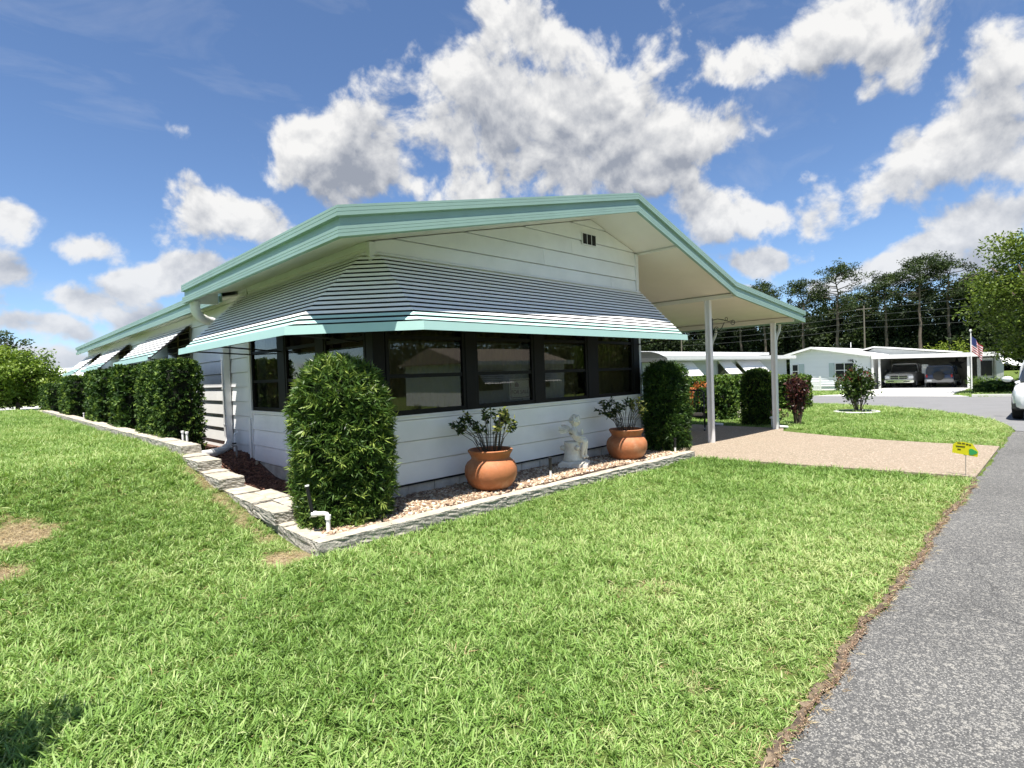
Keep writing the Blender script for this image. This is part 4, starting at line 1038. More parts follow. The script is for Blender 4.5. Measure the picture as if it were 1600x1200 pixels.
# ------------------------------------------------------------------ cherub statue
STAT = mat('statue_concrete', (0.80,0.77,0.68), 0.85, 0.10, 14, col2=(0.66,0.61,0.51), mixs=9, bump=0.35, bscale=60)
def skin_mesh(name, joints, edges, sub=2):
    me = bpy.data.meshes.new(name); me.from_pydata([j[:3] for j in joints], edges, [])
    o = bpy.data.objects.new('tmp', me); COL.objects.link(o)
    o.modifiers.new('s', 'SKIN').use_smooth_shade = True
    for i, j in enumerate(joints):
        s = me.skin_vertices[0].data[i]; s.radius = (j[3], j[3]); s.use_root = (i == 0)
    m2 = o.modifiers.new('b', 'SUBSURF'); m2.levels = sub; m2.render_levels = sub
    bpy.context.view_layer.update()
    r = bpy.data.meshes.new_from_object(o.evaluated_get(bpy.context.evaluated_depsgraph_get())); r.name = name; r.materials.clear()
    bpy.data.objects.remove(o); return r
def sphere(mb, c, r, n=16, sc=(1,1,1)):
    prof = [(math.sin(math.pi*i/10)*1.0, -math.cos(math.pi*i/10)) for i in range(11)]
    vs = []; m = len(prof)
    for a, z in prof:
        for k in range(n):
            th = 2*math.pi*k/n; vs.append((c[0]+a*r*sc[0]*math.cos(th), c[1]+a*r*sc[1]*math.sin(th), c[2]+z*r*sc[2]))
    mb.add(vs, [(i*n+k, i*n+(k+1) % n, (i+1)*n+(k+1) % n, (i+1)*n+k) for i in range(m-1) for k in range(n)])
def statue(loc, rz):
    t = thing('cherub_statue', loc, 'pale concrete cherub statue seated on a stump in the gravel bed', 'statue')
    t.rotation_euler = (0, 0, rz)
    def P(n, mb, **kw): return put(n, mb.mesh(n, **kw), STAT, t)
    b = MB(); b.box(-0.22,0.22,-0.22,0.22,0,0.07); b.hexa([(-0.20,-0.20,0.0701),(0.20,-0.20,0.0701),(0.20,0.20,0.0701),(-0.20,0.20,0.0701),(-0.17,-0.17,0.10),(0.17,-0.17,0.10),(0.17,0.17,0.10),(-0.17,0.17,0.10)])
    P('plinth', b, bevel=0.006)
    s = MB(); s.lathe([(0.0,0.10),(0.155,0.10),(0.14,0.13),(0.125,0.20),(0.118,0.30),(0.125,0.36),(0.12,0.385),(0.0,0.39)], (-0.02,0,0), 22)
    s.tube([(-0.10,0.0,0.27),(-0.17,0.01,0.29),(-0.20,0.02,0.285)], [0.045,0.035,0.028], 10); s.tube([(0.06,-0.10,0.30),(0.08,-0.14,0.31)], [0.04,0.03], 10)
    P('stump', s, smooth='all')
    J = [(0.0,0,0.43,0.085),(-0.005,0,0.50,0.078),(0.005,0,0.565,0.072),(0.012,0,0.605,0.035),(0.03,0,0.665,0.060),(0.03,0,0.73,0.052),   # torso, neck, head
         (0.09,0.055,0.415,0.055),(0.185,0.06,0.40,0.042),(0.17,0.06,0.28,0.033),(0.165,0.06,0.165,0.024),(0.215,0.062,0.135,0.022),
         (0.09,-0.055,0.415,0.055),(0.185,-0.055,0.41,0.042),(0.15,-0.055,0.29,0.033),(0.13,-0.055,0.175,0.024),(0.18,-0.058,0.145,0.022),
         (0.0,0.085,0.565,0.036),(0.06,0.10,0.48,0.028),(0.135,0.05,0.50,0.022),(0.125,0.025,0.575,0.020),
         (0.0,-0.085,0.565,0.036),(0.055,-0.105,0.475,0.028),(0.13,-0.06,0.455,0.022),(0.175,-0.03,0.45,0.020)]
    E_ = [(0,1),(1,2),(2,3),(3,4),(4,5),(0,6),(6,7),(7,8),(8,9),(9,10),(0,11),(11,12),(12,13),(13,14),(14,15),(2,16),(16,17),(17,18),(18,19),(2,20),(20,21),(21,22),(22,23)]
    J = [(a, b_, c_, r_*1.06) for a, b_, c_, r_ in J]
    put('figure', skin_mesh('figure', J, E_), STAT, t)
    hd = MB(); sphere(hd, (0.035,0,0.695), 0.079, 18, (0.98,0.92,1.08)); sphere(hd, (0.104,0,0.682), 0.012, 8, (1,0.8,1.3)); sphere(hd, (0.088,0.03,0.668), 0.02, 8); sphere(hd, (0.088,-0.03,0.668), 0.02, 8)
    sphere(hd, (0.097,0,0.652), 0.012, 8, (0.8,1.5,0.6)); sphere(hd, (0.098,0.026,0.70), 0.009, 8); sphere(hd, (0.098,-0.026,0.70), 0.009, 8); sphere(hd, (0.03,0.068,0.685), 0.018, 8, (1,0.5,1.2)); sphere(hd, (0.03,-0.068,0.685), 0.018, 8, (1,0.5,1.2))
    P('face', hd, smooth='all')
    t.scale = (1.02, 1.02, 1.02)
    hr = MB(); random.seed(4)
    for k in range(60):
        a = random.uniform(0.6, 5.68); e = random.uniform(-0.35, 1.4)
        sphere(hr, (0.028+0.074*math.cos(e)*math.cos(a), 0.071*math.cos(e)*math.sin(a), 0.70+0.081*math.sin(e)), 0.018, 7)
    for k in range(14):
        a = random.uniform(-0.9, 0.9); sphere(hr, (0.03+0.055*math.cos(a), 0.055*math.sin(a), 0.757+0.008*random.random()), 0.018, 7)
    P('hair', hr, smooth='all')
    for s in (1, -1):
        w = MB(); out = [(-0.06,0.03*s,0.60),(-0.10,0.06*s,0.622),(-0.18,0.12*s,0.630),(-0.205,0.145*s,0.625),(-0.200,0.14*s,0.575),(-0.185,0.13*s,0.545),(-0.180,0.125*s,0.520),(-0.13,0.09*s,0.512),(-0.06,0.03*s,0.535)]
        w.prism(out, (0.012, -0.010*s, 0)); wg = P('wing', w, bevel=0.004)
        f = MB()
        for j in range(4):
            f.tube([(-0.08-0.02*j,(0.05+0.016*j)*s,0.60+0.008*j),(-0.13-0.026*j,(0.10+0.02*j)*s,0.545+0.006*j)], [0.012,0.006], 6)
        put('feathers', f.mesh('feathers', smooth='all'), STAT, wg)
    return t
statue((6.55, 5.33, bed_z(6.5,5.3)+0.003), rad(-58))

# ------------------------------------------------------------------ sprinklers and risers
def sprinkler(loc, h, label, white=0.4, black=True):
    t = thing('sprinkler', loc, label, 'sprinkler', 'irrigation sprinklers'); x, y, z = loc; hw = h*white
    MB().tube([(x,y,z-0.05),(x,y,z+hw)], 0.017, 10).build('riser', PVC, t, smooth=True)
    MB().lathe([(0.0,hw),(0.021,hw),(0.021,h-0.03),(0.026,h-0.028),(0.026,h),(0.0,h+0.004)], loc, 14).build('head', BLACKM if black else PVC, t, smooth=True)
sprinkler((5.62, 5.0, bed_z(5.6,5.0)), 0.30, 'black sprinkler head on white riser, in the gravel left of the cherub')
sprinkler((8.93, 4.93, bed_z(8.9,4.9)), 0.27, 'black sprinkler head on white riser, in front of the right-hand bush')
t = thing('pvc_riser', (2.36, 4.98, 0.12), 'white PVC pipe with black sprinkler riser beside the corner bush', 'sprinkler', 'irrigation sprinklers')
MB().tube([(2.36,4.96,0.08),(2.36,4.96,0.30)], 0.020, 10).build('riser', PVC, t, smooth=True)
MB().tube([(2.36,4.96,0.30),(2.352,4.965,0.325),(2.33,4.985,0.332),(2.27,5.035,0.332),(2.245,5.056,0.332)], 0.021, 10).build('elbow_pipe', PVC, t, smooth=True)
MB().tube([(2.36,4.96,0.275),(2.36,4.96,0.315)], 0.028, 10).build('collar', PVC, t, smooth=True); MB().tube([(2.28,5.027,0.332),(2.245,5.056,0.332)], 0.028, 10).build('collar', PVC, t, smooth=True)
MB().tube([(2.25,5.05,0.335),(2.22,5.075,0.60)], 0.018, 10).build('black_riser', BLACKM, t, smooth=True); MB().tube([(2.22,5.075,0.60),(2.219,5.076,0.612)], 0.021, 10).build('cap', PVC, t, smooth=True)
for i, (y, lab) in enumerate(((9.9,'pair of short white caps on the stone edging, nearest the street'),(10.15,'second short white cap on the stone edging near the first hedge'),(15.6,'short white sprinkler on the edging by the second hedge'),(21.5,'short white sprinkler on the edging by the third hedge'),(28,'short white sprinkler on the edging near the rear of the house'))):
    sprinkler((2.40, y, 0.70), 0.16, 'short white sprinkler on the left stone edging, %s one back from the street' % ('first','second','third','fourth','fifth')[i], 0.9, False)
# garden tap by the left wall
t = thing('garden_tap', (3.15, 9.95, 0.2), 'grey pipe garden tap beside the downspout', 'tap')
MB().tube([(3.15,9.95,0.12),(3.15,9.95,0.52),(3.13,9.93,0.55),(3.05,9.86,0.55),(3.02,9.83,0.52)], 0.017, 8).build('pipe', mat('galvanised', (0.35,0.35,0.34), 0.4, 0.2, metal=0.6), t, smooth=True)
MB().tube([(3.10,9.90,0.58),(3.10,9.90,0.60)], 0.035, 10).build('handle', BLACKM, t)

# ------------------------------------------------------------------ carport: bracket, swing, chair, bench
def cz(x): return float(road_z(x, 0))+0.02
t = thing('plant_bracket', (11.43, 5.34, 2.3), 'black scrolled wrought iron bracket on the inner carport post', 'bracket')
def scroll(c, r0, a0, turns, dirv, n=22):
    pts = []
    for i in range(n):
        q = i/(n-1); a = a0+turns*2*math.pi*q; r = r0*(1-0.8*q); pts.append((c[0]+dirv[0]*r*math.cos(a), c[1]+dirv[1]*r*math.cos(a), c[2]+r*math.sin(a)))
    return pts
dv = (0.72, -0.69)
def bp(s, z): return (11.43+dv[0]*s, 5.34+dv[1]*s, z)
MB().tube([bp(0,2.28),bp(0,2.66)], 0.010, 6).build('back_bar', BLACKM, t)
MB().tube([bp(0,2.62),bp(0.12,2.64),bp(0.24,2.62),bp(0.36,2.58),bp(0.45,2.60)], 0.009, 6).build('arm', BLACKM, t, smooth=True)
MB().tube([bp(0.0,2.34),bp(0.12,2.36),bp(0.2,2.44),bp(0.26,2.56)], 0.008, 6).build('brace', BLACKM, t, smooth=True)
for c, r, a, tr in ((bp(0.44,2.55),0.06,1.57,-1.3),(bp(0.30,2.64),0.05,3.6,1.2),(bp(0.08,2.42),0.055,0.5,1.3)):
    MB().tube(scroll(c, r, a, tr, dv), 0.007, 6).build('scroll', BLACKM, t, smooth=True)
TAN = mat('tan_cushion', (0.50,0.40,0.29), 0.85, 0.08)
CANV = mat('grey_canvas', (0.42,0.43,0.44), 0.8, 0.08)
x0, y0 = 12.35, 8.15; z0 = cz(x0)
t = thing('canopy_swing', (x0, y0, z0), 'black framed patio swing with grey canopy behind the right-hand bush', 'swing')
for sx in (-0.85, 0.85):
    MB().tube([(x0+sx,y0-0.55,z0),(x0+sx,y0-0.40,z0+1.1),(x0+sx,y0-0.30,z0+1.72),(x0+sx,y0-0.10,z0+1.93),(x0+sx,y0+0.10,z0+1.93),(x0+sx,y0+0.45,z0+1.0),(x0+sx,y0+0.55,z0)], 0.024, 8).build('side_frame', BLACKM, t, smooth=True)
    MB().tube([(x0+sx*0.75,y0-0.05,z0+1.9),(x0+sx*0.75,y0-0.10,z0+0.7)], 0.008, 6).build('hanger', BLACKM, t)
MB().tube([(x0-0.85,y0,z0+1.93),(x0+0.85,y0,z0+1.93)], 0.024, 8).build('top_bar', BLACKM, t)
c = MB(); n = 10; vs = []
for i in range(n+1):
    a = -1+2*i/n; vs += [(x0-1.0, y0+a*0.62, z0+2.14-0.20*a*a), (x0+1.0, y0+a*0.62, z0+2.14-0.20*a*a)]
c.add(vs, [(2*i, 2*i+1, 2*i+3, 2*i+2) for i in range(n)])
c.box(x0-1.0, x0+1.0, y0-0.625, y0-0.62, z0+1.84, z0+1.94); c.box(x0-1.0, x0+1.0, y0+0.62, y0+0.625, z0+1.84, z0+1.94)
for s in (-1, 1): c.prism([(x0+s*1.0, y0-0.62, z0+1.84), (x0+s*1.0, y0+0.62, z0+1.84)]+[(x0+s*1.0, y0+(1-2*i/n)*0.62, z0+2.14-0.20*(1-2*i/n)**2) for i in range(n+1)], (s*0.004,0,0))
c.build('canopy', CANV, t)
MB().box(x0-0.68, x0+0.68, y0-0.42, y0+0.12, z0+0.45, z0+0.54).build('seat', TAN, t, bevel=0.03, seg=2)
MB().hexa([(x0-0.68,y0+0.10,z0+0.5),(x0+0.68,y0+0.10,z0+0.5),(x0+0.68,y0+0.18,z0+0.5),(x0-0.68,y0+0.18,z0+0.5),(x0-0.68,y0+0.24,z0+1.0),(x0+0.68,y0+0.24,z0+1.0),(x0+0.68,y0+0.32,z0+1.0),(x0-0.68,y0+0.32,z0+1.0)]).build('backrest', TAN, t, bevel=0.03, seg=2)
def patio_chair(loc, rz, label):
    t = thing('patio_chair', loc, label, 'chair', 'patio chairs in the carport'); t.rotation_euler = (0,0,rz)
    def P(n, mb, m, **k): return put(n, mb.mesh(n, **k), m, t)
    for s in (-0.28, 0.28):
        P('side_frame', MB().tube([(0.28,s,0.03),(0.10,s,0.02),(-0.25,s,0.02),(-0.32,s,0.06),(-0.20,s,0.38),(-0.22,s,0.42)], 0.022, 8), BLACKM, smooth=True)
        P('arm', MB().tube([(0.22,s,0.40),(0.24,s,0.62),(0.10,s,0.66),(-0.22,s,0.64)], 0.022, 8), BLACKM, smooth=True)
    P('back_frame', MB().tube([(-0.20,-0.27,0.42),(-0.30,-0.27,0.98),(-0.31,-0.20,1.05),(-0.31,0.20,1.05),(-0.30,0.27,0.98),(-0.20,0.27,0.42)], 0.022, 8), BLACKM, smooth=True)
    for q in range(6): P('back_slat', MB().tube([(-0.20,-0.2+q*0.08,0.44),(-0.305,-0.2+q*0.08,1.04)], 0.009, 6), BLACKM)
    P('seat', MB().box(-0.22,0.26,-0.26,0.26,0.36,0.40), BLACKM, bevel=0.01); P('cushion', MB().box(-0.20,0.25,-0.25,0.25,0.401,0.46), TAN, bevel=0.025, seg=2)
    return t
ch = patio_chair((13.66, 6.98, cz(13.6)), rad(205), 'black metal patio chair with tan cushion behind the inner carport post')
patio_chair((14.1, 8.1, cz(14)), rad(200), 'second black patio chair, farther back, in front of the white lattice bench')
# white lattice bench
t = thing('lattice_bench', (16.0, 8.8, cz(16)-0.02), 'white cast lattice garden bench beyond the carport chairs', 'bench')
zb = cz(16)-0.02; LW_ = mat('white_iron', (0.8,0.8,0.79), 0.4, 0.03)
for sx in (-0.6, 0.6):
    for sy in (-0.2, 0.2): MB().tube([(16+sx,8.8+sy,zb),(16+sx*0.96,8.8+sy*0.9,zb+0.42)], 0.02, 6).build('leg', LW_, t)
MB().box(15.38, 16.62, 8.55, 9.02, zb+0.42, zb+0.45).build('seat', LW_, t)
m = MB(); m.tube([(15.38,9.03,zb+0.45),(15.38,9.06,zb+0.86),(16.0,9.08,zb+0.95),(16.62,9.06,zb+0.86),(16.62,9.03,zb+0.45)], 0.02, 6)
for k in range(13):
    xk = 15.38+k*0.1; m.tube([(xk,9.04,zb+0.47),(min(xk+0.36,16.6),9.07,zb+0.86)], 0.011, 5); m.tube([(16.62-k*0.1,9.04,zb+0.47),(max(16.26-k*0.1,15.4),9.07,zb+0.86)], 0.011, 5)
m.build('lattice_back', LW_, t)

# ------------------------------------------------------------------ shrubs beyond the carport
def sprig_shrub(name, loc, h, w, n, m, label, cat, seed, lw=0.04, ll=0.07, stems=9, base=0.15, flower=None, group=None, vshape=0.5, wide_top=1.0):
    rng = np.random.default_rng(seed); t = thing(name, loc, label, cat, group); st = MB(); C = []; D = []
    for k in range(stems):
        a = rng.random()*6.28; s = math.sqrt(rng.random())*w*0.5*wide_top; p = Vector((s*math.cos(a), s*math.sin(a), h*(0.75+0.25*rng.random())*(1-0.25*(s/(w*0.5))**2)))
        b = Vector((0.07*math.cos(a), 0.07*math.sin(a), -0.02)); mid = b.lerp(p, 0.5)+Vector((0,0,0.05))
        st.tube([b, mid, p], [0.014, 0.010, 0.004], 5)
        for j in range(n//stems):
            q = base+(1-base)*rng.random()**0.75; pt = b.lerp(mid, q*2) if q < 0.5 else mid.lerp(p, (q-0.5)*2)
            off = Vector(rng.normal(size=3))*w*0.085; C.append(pt+off); D.append(Vector((rng.normal(), rng.normal(), rng.normal()*0.8+0.4)).normalized())
    put('stems', st.mesh('stems'), BARK, t)
    C = np.array(C); D = np.array(D); N_ = len(C)
    V, F = leaf_arrays(C, D, rng.uniform(0.7, 1.3, N_)*ll, rng.uniform(0.7, 1.3, N_)*lw, rng, 0.1); V[:, 2] = np.maximum(V[:, 2], 0.0)
    put('leaves', np_mesh('leaves', V, F, m, 0.45+0.25*rng.normal(size=N_)), None, t)
    if flower:
        fm, fn, zmin, fs = flower; k = C[C[:, 2] > zmin*h]; k = k[rng.integers(0, len(k), fn)]; cl = np.repeat(k, 14, 0)+rng.normal(size=(fn*14, 3))*fs
        V, F = leaf_arrays(cl, unit(rng.normal(size=(len(cl), 3))), np.full(len(cl), 0.05), np.full(len(cl), 0.045), rng, 0.1)
        put('blossom', np_mesh('blossom', V, F, fm, rng.random(len(cl))), None, t)
    return t
PURPLE = leafmat('purple_leaf', (0.020,0.008,0.010), (0.065,0.020,0.022), (0.16,0.07,0.045), 0.4, 0.25)
MYRT = leafmat('myrtle_leaf', (0.02,0.04,0.012), (0.05,0.09,0.02), (0.13,0.17,0.04), 0.4, 0.25)
REDF = leafmat('red_blossom', (0.14,0.012,0.022), (0.24,0.025,0.035), (0.34,0.06,0.07), 0.5, 0.3)
PINKF = leafmat('pink_blossom', (0.45,0.16,0.20), (0.60,0.28,0.30), (0.75,0.5,0.5), 0.5, 0.3)
WHITEF = leafmat('white_blossom', (0.5,0.48,0.4), (0.7,0.68,0.6), (0.8,0.8,0.75), 0.5, 0.3)
ORF = leafmat('orange_leaf', (0.25,0.06,0.02), (0.45,0.14,0.04), (0.55,0.25,0.08), 0.5, 0.3)
def gz(x, y): return h1(x, y)
sprig_shrub('purple_shrub', (16.75,5.38,gz(16.7,5.4)), 1.50, 0.62, 1900, PURPLE, 'narrow dark purple leaved shrub on the lawn right of the outer carport post', 'shrub', 31, 0.05, 0.09, 30, 0.30, wide_top=0.95)
t = sprig_shrub('crape_myrtle', (22.5,5.2,gz(22.5,5.2)), 1.68, 1.22, 2400, MYRT, 'small crape myrtle with red blossoms in a stone ring on the lawn', 'tree', 32, 0.07, 0.11, 22, 0.36, flower=(REDF, 34, 0.70, 0.05))
rg = MB(); rg.lathe([(0.62,-0.05),(0.62,0.05),(0.66,0.07),(0.72,0.05),(0.72,-0.05)], (22.5,5.25,gz(22.5,5.25)), 32); tag(rg.build('edging_ring', CONC, smooth=True), 'pale concrete ring on the lawn around the crape myrtle', 'edging')
dome_bush('podocarpus_bush', (16.05,6.2,gz(16,6.2)), 0.38, 1.58, 1500, HEDGE, 'narrow dark column bush between the two outer carport posts', 'bush', 'clipped podocarpus bushes', 41, per=8, L=(0.07,0.12), W=0.022, depth=0.1, amp=0.03, f=7)
sprig_shrub('rose_bush', (15.95,5.72,gz(16,5.7)), 0.55, 0.6, 420, HEDGE2, 'low pink flowered bush at the foot of the dark column bush', 'bush', 43, 0.035, 0.06, 9, 0.2, flower=(PINKF, 9, 0.4, 0.02))
sprig_shrub('flower_bush', (16.9,6.95,gz(17,7)), 0.75, 0.8, 700, HEDGE2, 'pale white flowered bush left of the dark column bush', 'bush', 44, 0.035, 0.06, 10, 0.1, flower=(WHITEF, 22, 0.2, 0.03))
HB = dict(per=7, L=(0.07,0.11), W=0.055, depth=0.12, up=0.3, amp=0.05, f=5)
box_bush('hedge', (17.6,8.15,gz(17.6,8)), 1.1, 1.0, 0.98, 1100, HEDGE, 'low dark clipped hedge block behind the inner carport post', 'hedge', 'hedges of the neighbouring garden', 51, **HB)
box_bush('hedge', (20.3,9.2,gz(20.3,9.2)), 3.4, 0.9, 1.35, 2000, HEDGE2, 'bright green clipped hedge in front of the grey house awnings', 'hedge', 'hedges of the neighbouring garden', 52, **HB)
box_bush('hedge', (23.9,8.0,gz(23.9,8)), 2.2, 1.1, 1.30, 1500, HEDGE2, 'green clipped hedge right of the outer carport post', 'hedge', 'hedges of the neighbouring garden', 53, **HB)
sprig_shrub('croton_shrub', (18.0,8.9,gz(18,8.9)), 1.35, 1.0, 700, ORF, 'orange leaved croton among the green hedges', 'shrub', 54, 0.06, 0.10, 10, 0.3)
t = thing('solar_light', (15.45,5.62,gz(15.4,5.6)), 'small white garden light at the foot of the outer carport post', 'lamp')
zz = gz(15.45,5.62); MB().tube([(15.45,5.62,zz-0.03),(15.45,5.62,zz+0.26)], 0.014, 8).build('stake', PVC, t); MB().lathe([(0.0,0.26),(0.05,0.26),(0.055,0.29),(0.03,0.315),(0,0.32)], (15.45,5.62,zz), 12).build('lamp_head', PVC, t, smooth=True)

# ------------------------------------------------------------------ grey neighbour house with three plain awnings (faces the road)
GREYS = mat('pale_grey_siding', (0.50,0.53,0.54), 0.5, 0.05, 1.0, pervar=0.03); WBR = mat('white_brick', (0.76,0.75,0.72), 0.7, 0.1, 6, pervar=0.06)
nb = thing('neighbour_house', (20, 13, -0.3), 'pale grey neighbouring mobile home with flat white roof edge and plain white awnings', 'house')
MB().box(19.5, 38.7, 13.06, 17.5, -0.6, 2.0).build('wall', GREYS, nb)
for k in range(11): MB().hexa([(19.5,13.02,0.42+k*0.14),(38.7,13.02,0.42+k*0.14),(38.7,13.058,0.42+k*0.14),(19.5,13.058,0.42+k*0.14),(19.5,13.045,0.555+k*0.14),(38.7,13.045,0.555+k*0.14),(38.7,13.058,0.555+k*0.14),(19.5,13.058,0.555+k*0.14)]).build('siding_board', GREYS, nb)
for r_ in range(7):
    for k in range(30):
        a = 24.4+k*0.42+(0.21 if r_ % 2 else 0)
        if a < 37: MB().box(a, a+0.41, 13.0, 13.05, -0.42+r_*0.115, -0.42+r_*0.115+0.108).build('brick', WBR, nb)
MB().box(19.3, 38.9, 12.55, 17.7, 1.95, 2.12).build('roof_edge', WHITE, nb); MB().box(19.2, 39.0, 12.50, 12.545, 2.0, 2.2).build('gutter', WHITE, nb)
MB().prism([(19.5,12.9,2.2),(19.5,17.6,2.2),(19.5,15.2,2.46)], (15.5,0,0)).build('roof', ROOFW, nb); MB().box(19.4,35.2,12.85,12.9,2.25,2.40).build('roof_edge', WHITE, nb)
for a, b in ((23.4,25.4),(28.3,29.9),(30.6,33.9)):
    MB().box(a+0.1, b-0.1, 13.0, 13.015, 0.75, 1.75).build('window', mat('night_glass', (0.02,0.022,0.024), 0.1), nb)
    MB().hexa([(a,12.35,1.22),(b,12.35,1.22),(b,12.37,1.20),(a,12.37,1.20),(a,12.97,1.93),(b,12.97,1.93),(b,12.99,1.91),(a,12.99,1.91)]).build('awning', WHITE, nb)
    for x in (a+0.02, b-0.02): MB().tube([(x,12.38,1.21),(x,13.0,1.15)], 0.015, 5).build('awning_arm', WHITE, nb)

# ------------------------------------------------------------------ far white house with carport (faces the camera across the street)
XF = 50.4; GZ = float(road_z(50, 0))-0.012
fh = thing('far_house', (XF, 13, GZ), 'white gabled house numbered 188 with shutters and wide carport across the street', 'house')
FW = mat('far_white_siding', (0.82,0.84,0.87), 0.45, 0.03, 1.0, pervar=0.02)
def zr(y):   # roof line along the facade
    return np.interp(y, [3.4, 10.6, 14.84, 17.0], [1.92, 2.05, 2.86, 2.25])
gab = [(16.7, GZ), (10.7, GZ), (10.7, zr(10.7)), (14.84, zr(14.84)), (16.7, zr(16.7))]
MB().prism([(XF+0.04, y, z) for y, z in gab], (14, 0, 0)).build('wall', FW, fh)
for k in range(16):
    z0 = GZ+0.25+k*0.19; z1 = z0+0.18
    ys = [y for y in np.linspace(10.75, 16.65, 60) if zr(y)-0.05 > z1]
    if len(ys) > 2: MB().hexa([(XF-0.012,ys[0],z0),(XF+0.035,ys[0],z0),(XF+0.035,ys[-1],z0),(XF-0.012,ys[-1],z0),(XF+0.015,ys[0],z1),(XF+0.035,ys[0],z1),(XF+0.035,ys[-1],z1),(XF+0.015,ys[-1],z1)]).build('siding_board', FW, fh)
def fbox(name, y0, y1, z0, z1, d0, d1, m, par=fh): return MB().box(XF-d1, XF-d0, y0, y1, z0, z1).build(name, m, par)
for y0, y1 in ((11.85,13.2),(16.0,16.5)):
    w = fbox('window', y0, y1, 0.40, 1.58, 0.02, 0.06, WHITE)
    for q in range(2):
        a, b = (0.44, 0.96) if q == 0 else (1.02, 1.54)
        fbox('pane', y0+0.05, (y0+y1)/2-0.03 if y1-y0 > 1 else y1-0.05, a, b, 0.062, 0.068, MATS['night_glass'], w)
        if y1-y0 > 1: fbox('pane', (y0+y1)/2+0.03, y1-0.05, a, b, 0.062, 0.068, MATS['night_glass'], w)
SHUT = mat('blue_grey_shutter', (0.42,0.50,0.52), 0.5, 0.05)
for y0, y1 in ((13.25,13.65),(15.55,15.95)): fbox('shutter', y0, y1, 0.38, 1.6, 0.02, 0.055, SHUT)
NUM = mat('black_number', (0.015,0.015,0.015), 0.4)
text_mesh('188', 0.26, NUM, fh, (XF-0.03, 12.1, 1.75), (rad(90), 0, rad(-90)), 'house_number', 0.01, 1.15)
# roof of the gable, carport roof and its long white edge
rf = MB(); rf.prism([(XF-0.5,17.1,zr(17.0)+0.02),(XF-0.5,14.84,zr(14.84)+0.02),(XF-0.5,10.6,zr(10.6)+0.02),(XF-0.5,10.6,zr(10.6)+0.14),(XF-0.5,14.84,zr(14.84)+0.14),(XF-0.5,17.1,zr(17.0)+0.14)], (15,0,0)); rf = rf.build('roof', ROOFW, fh)
MB().prism([(XF-0.55,17.1,zr(17.0)-0.02),(XF-0.55,14.84,zr(14.84)-0.02),(XF-0.55,10.6,zr(10.6)-0.04),(XF-0.55,10.6,zr(10.6)+0.14),(XF-0.55,14.84,zr(14.84)+0.16),(XF-0.55,17.1,zr(17.0)+0.16)], (0.04,0,0)).build('fascia', WHITE, rf)
MB().prism([(XF-0.3,10.59,2.05),(XF-0.3,3.0,1.92),(XF-0.3,3.0,1.98),(XF-0.3,10.59,2.12)], (12,0,0)).build('carport_roof', ROOFW, fh)
MB().prism([(XF-0.36,10.59,1.80),(XF-0.36,3.0,1.70),(XF-0.36,3.0,1.95),(XF-0.36,10.59,2.10)], (0.05,0,0)).build('carport_fascia', WHITE, fh)
MB().prism([(XF+6,12.9,2.1),(XF+6,6.6,2.1),(XF+6,11.7,2.78)], (6,0,0)).build('rear_gable', mat('rear_gable_grey',(0.38,0.40,0.40),0.6), fh)
MB().prism([(XF+5.8,13.2,2.45),(XF+5.8,11.7,2.82),(XF+5.8,6.3,2.12),(XF+5.8,6.3,2.22),(XF+5.8,11.7,2.94),(XF+5.8,13.2,2.57)], (6.5,0,0)).build('rear_roof', ROOFW, fh)
MB().box(XF+7, XF+7.1, 3.5, 10.7, GZ, 1.9).build('carport_back_wall', mat('carport_wall', (0.42,0.40,0.36), 0.8), fh)
for y in (10.55, 10.1, 4.75): MB().box(XF-0.2, XF-0.05, y-0.07, y+0.07, GZ, 1.78).build('carport_post', WHITE, fh)
MB().box(XF+0.2, XF+7, 3.3, 3.42, GZ, 1.7).build('carport_side_wall', mat('grey_panel', (0.45,0.46,0.46), 0.6), fh)
fbox('side_panel', 3.45, 4.3, GZ+0.1, 1.6, -0.1, -0.05, MATS['grey_panel']); fbox('side_window', 3.5, 4.1, 0.35, 1.4, -0.04, 0.0, MATS['night_glass'])
for k in range(2): MB().hexa([(XF-0.6-0.6*k,2.9-0.5*k,1.15-0.1*k),(XF-0.5-0.6*k,2.2-0.5*k,1.05-0.1*k),(XF-0.5-0.6*k,2.2-0.5*k,1.07-0.1*k),(XF-0.6-0.6*k,2.9-0.5*k,1.17-0.1*k),(XF+0.2,3.2,1.6),(XF+0.2,2.6,1.5),(XF+0.2,2.6,1.52),(XF+0.2,3.2,1.62)]).build('side_awning', WHITE, fh)
MB().tube([(XF+4,13.0,2.9),(XF+4,13.0,3.35)], 0.03, 6).build('antenna_mast', WHITE, fh)
# star hung on the carport wall, meter box
t = thing('barn_star', (XF+6.95, 5.9, 1.3), 'black five pointed star hung on the far carport wall', 'star'); pts = []
for k in range(10):
    a = math.pi/2+k*math.pi/5; r_ = 0.52 if k % 2 == 0 else 0.21; pts.append((XF+6.93, 6.15+r_*math.cos(a)*1.15, 1.20+r_*math.sin(a)))
MB().prism(pts, (0.05,0,0)).build('star_plate', BLACKM, t)
t = thing('meter_box', (XF+5.5, 8.2, 0.6), 'pale grey electric box on the far carport wall between the vehicles', 'box')
MB().box(XF+2.0, XF+2.15, 7.35, 7.75, 0.55, 1.25).build('cabinet', mat('pale_grey_box', (0.55,0.6,0.62), 0.5), t); MB().box(XF+1.985, XF+1.999, 7.45, 7.65, 0.95, 1.1).build('label_plate', WHITE, t)
MB().tube([(XF+2.05,7.55,0.55),(XF+2.05,7.55,GZ)], 0.03, 6).build('conduit', WHITE, t)
